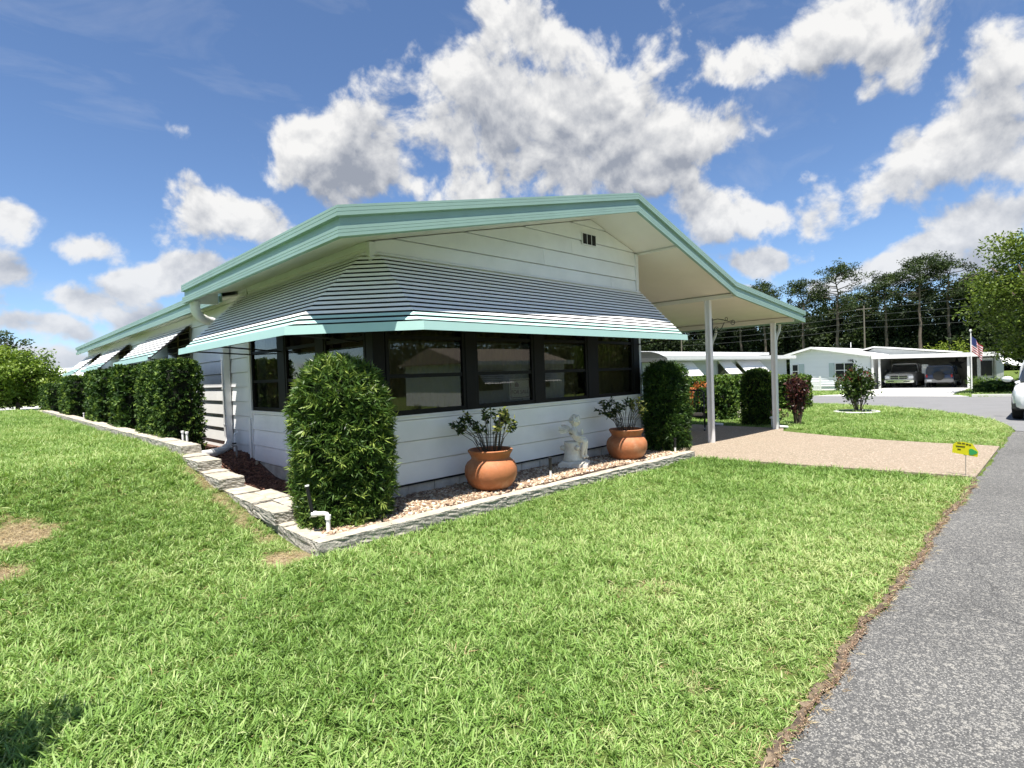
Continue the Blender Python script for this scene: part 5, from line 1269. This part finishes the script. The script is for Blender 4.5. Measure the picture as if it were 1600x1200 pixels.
# low white picket fence
t = thing('picket_fence', (46.2, 15, GZ), 'low white picket fence in front of the far house', 'fence')
for k in range(34): MB().box(47.2, 47.22, 13.55+k*0.13, 13.62+k*0.13, GZ+0.05, GZ+0.75).build('picket', LW_, t)
for z in (0.2, 0.6): MB().box(47.221, 47.25, 13.5, 18.0, GZ+z, GZ+z+0.06).build('rail', LW_, t)
MB().box(47.15, 47.27, 13.38, 13.50, GZ, GZ+1.15).build('post', LW_, t)
sprig_shrub('small_shrub', (47.6,12.3,GZ), 0.8, 0.5, 300, MYRT, 'small dark shrub by the far house wall', 'shrub', 61, 0.08, 0.12, 7, 0.1)
for i, (x, y, lab) in enumerate(((48.0,3.9,'clump of strappy green leaves at the flagpole foot'),(47.2,2.6,'clump of strappy green leaves right of the flagpole'),(46.5,1.6,'strappy leaved plant nearest the white car'))):
    sprig_shrub('strappy_plant', (x,y,GZ), 0.75, 1.3, 420, HEDGE2, lab, 'plant', 70+i, 0.05, 0.45, 14, 0.0)
dome_bush('low_shrub', (42.5,2.2,float(road_z(42,0))), 1.5, 0.55, 900, HEDGE, 'low dark mounded shrub by the far kerb', 'shrub', None, 77, per=6, L=(0.12,0.2), W=0.1, depth=0.1)
# flag on a pole
t = thing('flagpole', (46.5, 4.05, GZ), 'white flagpole with striped red and white flag at the far house', 'flagpole')
fpx, fpy = 46.5, 4.25
MB().tube([(fpx,fpy,GZ),(fpx,fpy,3.35)], [0.045,0.03], 8).build('pole', WHITE, t, smooth=True); m = MB(); sphere(m, (fpx,fpy,3.42), 0.08, 10); m.build('finial', WHITE, t)
FLM = bpy.data.materials.new('flag_cloth'); FLM.use_nodes = True; Nn = NT(FLM.node_tree); uvn = Nn.new('ShaderNodeAttribute', attribute_name='flaguv'); sp = Nn.new('ShaderNodeSeparateXYZ'); Nn.put(sp.inputs[0], uvn.outputs['Vector'])
stripe = Nn.math('GREATER_THAN', Nn.math('FRACT', Nn.math('MULTIPLY', sp.outputs[1], 6.5)), 0.5)
cc = Nn.mix(stripe, (0.42,0.03,0.05), (0.80,0.78,0.78)); canton = Nn.math('MULTIPLY', Nn.math('LESS_THAN', sp.outputs[0], 0.4), Nn.math('GREATER_THAN', sp.outputs[1], 0.46)); cc = Nn.mix(canton, cc, (0.04,0.06,0.20))
Nn.put(Nn.n['Principled BSDF'].inputs['Base Color'], cc); Nn.n['Principled BSDF'].inputs['Roughness'].default_value = 0.8
m = MB(); nu, nv_ = 16, 12; uv = []
for i in range(nu+1):
    for j in range(nv_+1):
        u, v_ = i/nu, j/nv_; dr = u*0.95   # hangs limp: the fly end drops
        y_ = fpy-0.05-0.50*u+0.05*math.sin(u*9+v_*2); x_ = fpx+0.10*math.sin(u*11+v_); z_ = 3.05-(1-v_)*0.95-dr*0.75
        m.v.append((x_, y_, z_)); uv.append((u, v_, 0))
for i in range(nu):
    for j in range(nv_): m.f.append((i*(nv_+1)+j, (i+1)*(nv_+1)+j, (i+1)*(nv_+1)+j+1, i*(nv_+1)+j+1))
fo = m.build('flag', FLM, t, smooth='all'); a = fo.data.attributes.new('flaguv', 'FLOAT_VECTOR', 'POINT'); a.data.foreach_set('vector', np.array(uv, np.float32).ravel())

# ------------------------------------------------------------------ vehicles
TYRE = mat('tyre', (0.018,0.018,0.018), 0.85, 0.15); RIM = mat('alloy', (0.55,0.56,0.57), 0.3, 0.05, metal=0.8); CHROME = mat('chrome', (0.8,0.8,0.82), 0.12, 0.02, metal=1.0)
LAMP = mat('lamp_glass', (0.75,0.77,0.80), 0.1, 0.05); TAIL = mat('tail_lamp', (0.35,0.02,0.02), 0.15, 0.05); TRIM = mat('black_trim', (0.02,0.02,0.02), 0.6, 0.1)
def vehicle(name, loc, rz, label, cat, paint, lower, stations, cabin, wheels, wr, hw, lower_z=0.45):
    t = thing(name, loc, label, cat); t.rotation_euler = (0,0,rz)
    def P(n, mb, m, par=None, **k):
        o = bpy.data.objects.new(n, mb.mesh(n, **k)); COL.objects.link(o)
        if not o.data.materials: o.data.materials.append(m)
        o.parent = par or t; return o
    def loft(st, prof):
        mb = MB(); vs = []; k = len(prof)*2
        for (x, zb, zt, w) in st:
            for f, g in prof: vs.append((x, w*f, zb+(zt-zb)*g))
            for f, g in prof[::-1]: vs.append((x, -w*f, zb+(zt-zb)*g))
        fs = [(i*k+j, i*k+(j+1) % k, (i+1)*k+(j+1) % k, (i+1)*k+j) for i in range(len(st)-1) for j in range(k)]
        fs += [tuple(range(k-1, -1, -1)), tuple(range((len(st)-1)*k, len(st)*k))]
        return mb.add(vs, fs)
    body = P('body', loft(stations, [(0.86,0.0),(0.97,0.10),(1.0,0.40),(0.99,0.66),(0.95,0.86),(0.84,0.97),(0.60,1.0)]), paint, smooth=True, bevel=0.01)
    if lower: P('lower_trim', loft([(x, zb-0.02, zb+0.16, w*1.012) for x, zb, zt, w in stations[1:-1]], [(0.9,0),(1.0,0.3),(1.0,0.9),(0.98,1.0)]), lower, smooth=True)
    g = P('cabin_glass', loft(cabin, [(1.0,0.0),(0.985,0.3),(0.93,0.75),(0.88,1.0)]), CARGLASS_O, smooth=True)
    x_a, x_b = cabin[0][0], cabin[-1][0]
    tops = [c for c in cabin if c[2] > max(q[2] for q in cabin)-0.12]
    P('roof', loft([(x, zt-0.02, zt+0.06, w*0.90) for x, zb, zt, w in tops], [(1.0,0),(0.98,0.5),(0.86,0.9),(0.5,1.0)]), paint, smooth=True)
    for (c0, c1) in zip(cabin[:-1], cabin[1:]):
        for s in (1, -1):
            x0 = c0[0]; P('pillar', MB().tube([(x0, s*c0[3]*1.005, c0[1]), (x0, s*c0[3]*0.955, c0[1]+(c0[2]-c0[1])*0.7), (x0, s*c0[3]*0.89, c0[2])], 0.035, 6), paint)
    for (x, y) in wheels:
        s = 1 if y > 0 else -1
        ty = MB(); pr = [(wr*0.62,-0.10),(wr*0.92,-0.11),(wr,-0.085),(wr,0.085),(wr*0.92,0.11),(wr*0.62,0.10),(wr*0.62,-0.10)]; vs = []; n = 26
        for r_, a in pr:
            for q in range(n): th = 2*math.pi*q/n; vs.append((x+r_*math.cos(th), y+a, wr+r_*math.sin(th)))
        ty.add(vs, [(i*n+q, i*n+(q+1) % n, (i+1)*n+(q+1) % n, (i+1)*n+q) for i in range(len(pr)-1) for q in range(n)])
        w = P('wheel', ty, TYRE, smooth=True)
        rm = MB()
        for q in range(6):
            th = q*math.pi/3; c, sn = math.cos(th), math.sin(th)
            rm.tube([(x+0.05*c, y+s*0.085, wr+0.05*sn), (x+wr*0.6*c, y+s*0.075, wr+wr*0.6*sn)], [0.05, 0.04], 6)
        pts = [(x+wr*0.6*math.cos(q*0.2618), y+s*0.07, wr+wr*0.6*math.sin(q*0.2618)) for q in range(25)]
        rm.tube(pts, 0.025, 6, False); P('rim', rm, RIM, w)
        ar = MB(); ar.tube([(x+(wr+0.05)*math.cos(a_), y+s*0.06, wr+(wr+0.05)*math.sin(a_)) for a_ in np.linspace(-0.1, math.pi+0.1, 16)], 0.05, 6); P('wheel_arch', ar, lower or TRIM, smooth=True)
    return t, P
CARGLASS_O = mat('tinted_glass', (0.02,0.024,0.027), 0.06, 0.1, spec=0.6)
SILV = mat('silver_paint', (0.42,0.42,0.43), 0.3, 0.04, metal=0.35, coat=0.5); WPAINT = mat('white_car_paint', (0.80,0.81,0.82), 0.25, 0.03, coat=0.6)
DBLUE = mat('dark_blue_paint', (0.03,0.045,0.10), 0.25, 0.05, coat=0.6); CLAD = mat('grey_cladding', (0.30,0.30,0.30), 0.55, 0.05)
# silver pickup, nose towards us
vz = float(road_z(50, 0))+0.035
t, P = vehicle('pickup_truck', (53.8, 9.0, vz), math.pi, 'silver pickup truck parked nose out in the far carport', 'truck', SILV, None,
    [(2.75,0.45,0.95,0.80),(2.65,0.38,1.08,0.93),(2.2,0.36,1.14,0.98),(1.2,0.36,1.18,1.0),(0.9,0.36,1.2,1.0),(-1.0,0.36,1.22,1.0),(-2.7,0.40,1.22,0.98),(-2.8,0.45,1.2,0.95)],
    [(1.15,1.15,1.2,0.90),(0.45,1.17,1.80,0.88),(-0.4,1.17,1.84,0.88),(-0.95,1.17,1.80,0.88),(-1.05,1.17,1.2,0.88)], ((1.75,0.86),(1.75,-0.86),(-1.75,0.86),(-1.75,-0.86)), 0.39, 1.0)
P('bumper', MB().box(2.66,2.86,-0.96,0.96,0.40,0.62), CHROME, bevel=0.04, seg=2); P('grille', MB().box(2.64,2.79,-0.58,0.58,0.66,0.98), CHROME, bevel=0.03)
for a in (-0.54, 0.03):
    for z in (0.69, 0.84): P('grille_opening', MB().box(2.78,2.80,a,a+0.51,z,z+0.11), TRIM)
for s in (-1, 1):
    P('headlight', MB().box(2.60,2.76,s*0.60 if s > 0 else -0.92,0.92 if s > 0 else -0.60,0.72,0.94), LAMP, bevel=0.03); P('mirror', MB().box(0.85,0.98,s*1.02 if s > 0 else -1.2,1.2 if s > 0 else -1.02,1.22,1.42), TRIM, bevel=0.03)
for a in (-0.7, 0.3): P('bumper_slot', MB().box(2.85,2.87,a,a+0.4,0.47,0.54), TRIM)
# blue and grey sport utility, tail towards us
t, P = vehicle('sport_utility', (53.4, 6.55, vz), 0.0, 'dark blue sport utility with spare wheel on its tail in the far carport', 'car', DBLUE, CLAD,
    [(-2.15,0.42,0.92,0.80),(-2.1,0.40,1.0,0.87),(-1.6,0.38,1.02,0.90),(0.8,0.38,1.02,0.90),(1.9,0.40,0.92,0.86),(2.2,0.45,0.80,0.75)],
    [(-2.08,1.0,1.05,0.82),(-1.95,1.0,1.58,0.80),(-0.8,1.0,1.66,0.80),(0.2,1.0,1.60,0.80),(0.95,1.0,1.05,0.80)], ((1.35,0.78),(1.35,-0.78),(-1.30,0.78),(-1.30,-0.78)), 0.35, 0.9)
P('rear_bumper', MB().box(-2.28,-2.08,-0.86,0.86,0.38,0.66), CLAD, bevel=0.05, seg=2)
sw = MB(); pr = [(0.0,-0.10),(0.28,-0.10),(0.34,-0.06),(0.34,0.06),(0.30,0.10)]; n = 24; vs = []
for r_, a in pr:
    for q in range(n): th = 2*math.pi*q/n; vs.append((-2.30+a, 0.0+r_*math.cos(th), 0.88+r_*math.sin(th)))
sw.add(vs, [(i*n+q, i*n+(q+1) % n, (i+1)*n+(q+1) % n, (i+1)*n+q) for i in range(len(pr)-1) for q in range(n)]); P('spare_wheel_cover', sw, TRIM, smooth=True)
for s in (-1, 1): P('tail_light', MB().box(-2.17,-2.10,0.74*s-0.055,0.74*s+0.055,0.76,0.98), TAIL, bevel=0.02)
P('number_plate', MB().box(-2.30,-2.285,0.42,0.72,0.46,0.60), LAMP)
# white car at the right edge, nose towards us
wz = float(road_z(22, 0))+0.012
t, P = vehicle('white_car', (22.6, 0.12, wz), math.pi, 'white sport utility car parked at the road edge on the far right', 'car', WPAINT, TRIM,
    [(2.30,0.42,0.78,0.72),(2.22,0.34,0.90,0.84),(1.95,0.30,0.98,0.91),(1.0,0.30,1.06,0.93),(-1.0,0.30,1.08,0.93),(-2.0,0.34,1.04,0.90),(-2.25,0.42,0.95,0.82)],
    [(1.25,1.02,1.06,0.86),(0.35,1.05,1.58,0.80),(-0.6,1.05,1.66,0.80),(-1.6,1.05,1.60,0.80),(-2.1,1.02,1.1,0.80)], ((1.40,0.82),(1.40,-0.82),(-1.35,0.82),(-1.35,-0.82)), 0.36, 0.93)
P('grille', MB().box(2.20,2.31,-0.45,0.45,0.58,0.74), TRIM, bevel=0.03)
for s in (-1, 1):
    P('headlight', MB().hexa([(2.10,s*0.50,0.74),(2.28,s*0.50,0.72),(2.05,s*0.86,0.76),(1.85,s*0.88,0.80),(2.08,s*0.50,0.86),(2.20,s*0.50,0.84),(1.98,s*0.84,0.90),(1.80,s*0.865,0.92)]), LAMP, bevel=0.015)
    P('fog_lamp', MB().lathe([(0,0),(0.13,0.0),(0.13,0.03),(0.09,0.035),(0.0,0.03)], (0,0,0), 14), TRIM).matrix_local = Matrix.Translation((2.12,s*0.66,0.50)) @ Matrix.Rotation(rad(90), 4, 'Y')
    m = MB(); sphere(m, (0.78, s*1.06, 1.12), 0.13, 12, (0.6,1.0,0.65)); P('mirror', m, WPAINT, smooth='all'); P('mirror_arm', MB().tube([(0.80,s*0.88,1.06),(0.79,s*0.99,1.10)], 0.03, 6), TRIM)

# ------------------------------------------------------------------ lawn sign near the driveway
t = thing('yard_sign', (9.70, 0.95, -0.05), 'small yellow lawn treatment sign with green leaf mark on a wire stake', 'sign')
YEL = mat('sign_yellow', (0.80,0.72,0.02), 0.5, 0.04); GRN = mat('sign_green', (0.05,0.40,0.12), 0.5, 0.05); INK = mat('sign_ink', (0.06,0.05,0.02), 0.6)
def sp_(a, z, d=0.0): return (9.70-0.30*a-d*0.9, 0.97-0.95*a-d*0.1, z)      # plate runs mostly across the view
MB().tube([(9.70,0.97,-0.10),(9.70,0.965,0.27)], 0.004, 6).build('stake', mat('wire',(0.35,0.34,0.32),0.4,metal=0.7), t)
MB().prism([sp_(-0.155,0.285),sp_(0.14,0.255),sp_(0.150,0.33),sp_(0.085,0.43),sp_(-0.02,0.447),sp_(-0.10,0.44),sp_(-0.145,0.40)], (-0.004,-0.0004,0)).build('plate', YEL, t)
pts = []
for k in range(18):
    a = k*math.pi/9; r_ = 0.048*(1.0+0.18*math.cos(3*a)); pts.append(sp_(0.085+r_*math.cos(a), 0.318+0.85*r_*math.sin(a), 0.006))
MB().prism(pts, (-0.002,0,0)).build('leaf_mark', GRN, t)
for a0, a1, z in ((-0.09,-0.045,0.422),(-0.035,0.0,0.418),(0.01,0.04,0.412),(0.045,0.07,0.405),(-0.11,0.0,0.375),(-0.09,-0.05,0.335)):
    MB().prism([sp_(a0,z,0.006),sp_(a1,z-0.003,0.006),sp_(a1,z+0.012,0.006),sp_(a0,z+0.015,0.006)], (-0.001,0,0)).build('print', INK, t)
MB().prism([sp_(-0.02,0.262,-0.003),sp_(0.02,0.262,-0.003),sp_(0.012,0.285,-0.003),sp_(-0.012,0.285,-0.003)], (0.004,0,0)).build('clip', GRN, t)

# ------------------------------------------------------------------ trees
PINE = leafmat('pine_needles', (0.014,0.026,0.011), (0.042,0.066,0.023), (0.115,0.155,0.052), 0.6, 0.2)
OAKL = leafmat('oak_leaf', (0.032,0.058,0.010), (0.105,0.160,0.022), (0.27,0.33,0.06), 0.5, 0.3)
WOODL = leafmat('woodland_leaf', (0.008,0.015,0.007), (0.024,0.041,0.014), (0.080,0.112,0.032), 0.6, 0.2)
LIME = leafmat('lime_leaf', (0.09,0.13,0.015), (0.19,0.25,0.03), (0.32,0.38,0.06), 0.5, 0.3)
def clump_leaves(centres, radii, per, size, rng, flat=0.65):
    C = []; T = []
    for c, r in zip(centres, radii):
        n = max(6, int(per*(r**2))); d = unit(rng.normal(size=(n, 3))); q = rng.random(n)**0.45
        p = np.array(c)+d*(q*r)[:, None]*np.array([1, 1, flat]); C.append(p); T.append(np.full(n, rng.normal()*0.13)+0.10*d[:, 2])
    C = np.concatenate(C); T = np.concatenate(T); n = len(C)
    D = unit(rng.normal(size=(n, 3))*np.array([1, 1, 0.7])); V, F = leaf_arrays(C, D, size*rng.uniform(0.6, 1.4, n), size*0.55*rng.uniform(0.6, 1.4, n), rng, 0.12)
    return V, F, 0.45+T+0.13*rng.normal(size=n)
def pine(az, dist, h, label, seed, crown=0.42, spread=1.0, bare_=0.5):
    rng = np.random.default_rng(seed); x, y = dist*math.cos(rad(az)), dist*math.sin(rad(az)); z0 = -0.55
    t = thing('pine_tree', (x, y, z0), label, 'tree', 'tall pines behind the far houses')
    bend = rng.normal()*0.5; tr = MB(); n = 9; pts = [Vector((bend*math.sin(i/n*2.2), 0.5*rng.normal()*i/n*0.3, h*0.97*i/n)) for i in range(n+1)]
    tr.tube(pts, [0.34*(1-0.85*i/n) for i in range(n+1)], 8)
    cs = []; rs = []
    nl = int(15*spread+9)
    for k in range(nl):
        f = 1-crown*(k/nl)**1.1; zc = h*f; i = min(int(f*n), n-1); b = pts[i].lerp(pts[i+1], f*n-i); a = rng.random()*6.28
        ln = (0.7+2.6*math.sin(min(1, (k+1.5)/nl*1.25)*math.pi*0.62))*spread*rng.uniform(0.55, 1.2)
        e = b+Vector((ln*math.cos(a), ln*math.sin(a), 0.25*ln+rng.normal()*0.3)); tr.tube([b, b.lerp(e, 0.5)+Vector((0,0,-0.15)), e], [0.09, 0.06, 0.03], 5)
        for q in range(rng.integers(3, 6)):
            cs.append(np.array(b.lerp(e, rng.uniform(0.55, 1.1)))+rng.normal(size=3)*np.array([0.5, 0.5, 0.3])); rs.append(rng.uniform(0.5, 1.3))
    for k in range(5): cs.append(np.array(pts[-1])+rng.normal(size=3)*0.6); rs.append(0.85)
    put('trunk', tr.mesh('trunk', smooth='all'), BARKP, t)
    V, F, T = clump_leaves(cs, rs, 50, 0.32, rng); put('crown', np_mesh('crown', V, F, PINE, T), None, t)
P_ = 'tall bare-trunked pine rising over the woods, '
for i, (az, d, h, cr, sp, lab) in enumerate(((22.4,108,16.0,0.30,0.9,'leftmost, just above the carport roof tip'),(20.3,106,17.6,0.34,1.15,'second from the left'),(17.2,104,17.2,0.5,1.1,'narrow two tiered crown left of centre'),(14.5,100,18.8,0.45,1.5,'broadest crown, in the middle of the row'),(12.6,110,14.5,0.4,1.0,'shorter, just right of the broadest pine'),
        (10.8,106,17.5,0.35,1.0,'third from the right with slim trunk'),(8.5,104,19.3,0.33,1.35,'second from the right, high spreading crown'),(6.6,107,18.7,0.36,1.3,'rightmost, beside the leafy oak'),(4.9,112,16.5,0.4,1.0,'half hidden behind the leafy oak'))):
    pine(az, d*1.1, h, P_+lab, 100+i, cr, sp)
def leafy(name, loc, h, r, label, cat, m, seed, size=0.16, nclump=60, zc=0.60, trunk=0.18, per=70, flat=0.75, vs=0.5, bm=BARK, group=None, limbs=9, gap=1.0):
    rng = np.random.default_rng(seed); t = thing(name, loc, label, cat, group); tr = MB(); cs = []; rs = []
    top = h*0.62; tr.tube([(0,0,-0.1),(0.05,0.02,h*0.2),(0.0,0.05,top)], [trunk*1.25, trunk, trunk*0.4], 9)
    for k in range(limbs):
        a = k*6.28/limbs+rng.normal()*0.3; zb = h*rng.uniform(0.15, 0.4); e = Vector((r*0.72*math.cos(a), r*0.72*math.sin(a), h*(zc+rng.uniform(-0.25, 0.25)*vs*2)))
        tr.tube([(0.02,0.02,zb), (e.x*0.45, e.y*0.45, zb+(e.z-zb)*0.6), e], [trunk*0.5, trunk*0.3, trunk*0.12], 6)
    for k in range(nclump):
        d = unit(rng.normal(size=(1, 3)))[0]; q = rng.random()**0.35
        cs.append((d[0]*q*r*0.88, d[1]*q*r*0.88, h*zc+d[2]*q*h*(1-zc)*0.92)); rs.append(r*rng.uniform(0.16, 0.30)*gap)
    put('trunk', tr.mesh('trunk', smooth='all'), bm, t); V, F, T = clump_leaves(cs, rs, per/(r*0.23)**2*0.6+60, size, rng, flat); V[:, 2] = np.maximum(V[:, 2], 0.15)
    put('crown', np_mesh('crown', V, F, m, T), None, t); return t
leafy('oak_tree', (41.5,0.2,-0.45), 9.9, 4.0, 'large leafy green oak overhanging the street at the right edge', 'tree', OAKL, 201, 0.19, 190, 0.55, 0.3, 150, 0.8)
leafy('round_tree', (2.0,49.0,0.28), 4.15, 2.9, 'rounded green tree at the far end of the left lawn', 'tree', leafmat('citrus_leaf', (0.045,0.085,0.014), (0.14,0.22,0.03), (0.30,0.38,0.075), 0.45, 0.3), 202, 0.20, 170, 0.53, 0.10, 150, 0.85)
leafy('shadow_tree', (-0.48,2.95,0.0), 2.6, 0.33, 'slim young tree added unseen just left of the view to cast a shadow on the grass', 'tree', OAKL, 208, 0.05, 34, 0.83, 0.018, 60, 0.9, limbs=6)  # added out of view, sized and placed to cast the dark patch on the lawn
leafy('dark_tree', (2.0,86.0,0.3), 8.6, 3.2, 'dark sparse tree far behind the round tree at the left edge', 'tree', PINE, 203, 0.35, 36, 0.7, 0.2, 30, 0.7)
leafy('lime_shrub', (74,8.4,-0.55), 4.0, 3.4, 'bright yellow green shrub rising behind the far carport roof', 'shrub', LIME, 204, 0.22, 60, 0.5, 0.1, 40, 0.9)
leafy('street_tree', (24,43,0), 7.5, 4.2, 'green tree beyond the neighbouring house, seen under the carport roof', 'tree', OAKL, 205, 0.2, 70, 0.55, 0.2, 60, 0.8)
def wood(name, az0, az1, d0, d1, h, n, label, seed, m, size=0.55, per=26):
    rng = np.random.default_rng(seed); cs = []; rs = []
    for k in range(n):
        az = rad(az0+(az1-az0)*(k+rng.random())/n); d = rng.uniform(d0, d1); hh = h*(0.62+0.30*rng.random()+0.16*math.sin(k*0.7))
        for q in range(9):
            f = rng.random(); cs.append((d*math.cos(az)+rng.normal()*1.5, d*math.sin(az)+rng.normal()*1.5, -0.6+hh*f)); rs.append(rng.uniform(1.1, 2.2)*(1.1-0.35*f))
    V, F, T = clump_leaves(cs, rs, per, size, rng, 0.85); V[:, 2] = np.maximum(V[:, 2], -0.7)
    tag(put(name, np_mesh(name, V, F, m, T-0.05), None), label, 'woods', kind='stuff')
wood('woods', 48, -8, 118, 138, 16.5, 390, 'dark dense woods behind the far houses', 301, WOODL, 0.6, 44)
wood('distant_woods', 110, 48, 150, 170, 6.0, 150, 'low distant tree line behind the house', 302, WOODL, 0.7, 16)
# utility poles and wires
POLE = mat('pole_wood', (0.17,0.15,0.125), 0.9, 0.15, 3)
ends = []
for az, d, h, lab in ((28.0,92,8.2,'wooden utility pole seen under the carport roof'),(12.4,88,9.2,'pale slim utility pole in front of the woods'),(-3.5,70,8.6,'utility pole beyond the right edge')):
    x, y = d*math.cos(rad(az)), d*math.sin(rad(az)); t = thing('utility_pole', (x,y,-0.6), lab, 'pole', 'utility poles')
    MB().tube([(x,y,-0.7),(x,y,h)], [0.12,0.08], 8).build('shaft', POLE, t, smooth=True); MB().box(x-0.06,x+0.06,y-0.9,y+0.9,h-0.5,h-0.38).build('crossarm', POLE, t); ends.append((x, y, h))
WIRE = mat('wire_grey', (0.16,0.165,0.17), 0.5)
for k in range(4):
    for a, b in ((0, 1), (1, 2)):
        A, B = ends[a], ends[b]; za, zb_ = A[2]-0.4-k*0.85, B[2]-0.4-k*0.85; pts = []
        for i in range(13): q = i/12; pts.append((A[0]+(B[0]-A[0])*q, A[1]+(B[1]-A[1])*q, za+(zb_-za)*q-0.9*4*q*(1-q)*0.35))
        tag(MB().tube(pts, 0.014, 4).build('power_line', WIRE), 'thin grey power line in front of the woods, %s from the top, %s span' % (('first','second','third','lowest')[k], ('left','right')[a]), 'wire', 'power lines')
# ------------------------------------------------------------------ house beyond the left lawn and the one across the road
t = thing('distant_house', (5.5, 62, 0.3), 'white house with pale roof beyond the rear of the left wall', 'house')
MB().box(4.6, 16, 62, 68, 0.2, 2.5).build('wall', mat('pale_blue_siding',(0.62,0.66,0.70),0.5), t); MB().prism([(4.2,61.6,2.5),(4.2,68.4,2.5),(4.2,65,3.6)], (12.2,0,0)).build('roof', ROOFW, t); MB().box(4.2,16.4,61.5,61.6,2.35,2.55).build('fascia', WHITE, t)
for k in range(3): MB().box(5.4+k*3, 6.6+k*3, 61.94, 61.99, 1.0, 2.0).build('window', MATS['night_glass'], t)
t = thing('opposite_house', (22, -12, -0.2), 'white house with striped awnings across the road, mirrored in the front windows', 'house')
MB().box(19.5, 28, -18, -12.05, -0.4, 2.3).build('wall', FW, t); MB().prism([(19.1,-11.6,2.3),(19.1,-18.4,2.3),(19.1,-15,3.3)], (9.3,0,0)).build('roof', mat('brown_shingle', (0.20,0.17,0.14), 0.9), t); MB().box(19.1,28.4,-11.6,-11.5,2.15,2.4).build('fascia', WHITE, t)
for k in range(2):
    a = 20.4+k*4.2; MB().box(a, a+1.9, -12.04, -12.0, 0.7, 1.9).build('window', MATS['night_glass'], t)
    for j in range(8): MB().hexa([(a-0.2,-11.2-0.1*j,1.1+j*0.11),(a+2.1,-11.2-0.1*j,1.1+j*0.11),(a+2.1,-11.2-0.1*j-0.03,1.09+j*0.11),(a-0.2,-11.2-0.1*j-0.03,1.09+j*0.11),(a-0.2,-11.26-0.1*j,1.17+j*0.11),(a+2.1,-11.26-0.1*j,1.17+j*0.11),(a+2.1,-11.28-0.1*j,1.165+j*0.11),(a-0.2,-11.28-0.1*j,1.165+j*0.11)]).build('awning_slat', SLAT, t)
wood('roadside_woods', -10, -110, 46, 56, 7.5, 170, 'dark trees across the road, mirrored in the front windows', 303, WOODL, 0.5, 20)
leafy('roadside_tree', (10,-16,0), 7.5, 3.6, 'leafy tree across the road beside the opposite house', 'tree', OAKL, 206, 0.22, 60, 0.58, 0.2, 50, 0.8)
leafy('roadside_tree', (40,-17,-0.4), 8.0, 4.0, 'leafy tree across the road beyond the opposite house', 'tree', OAKL, 207, 0.24, 60, 0.58, 0.2, 45, 0.8)
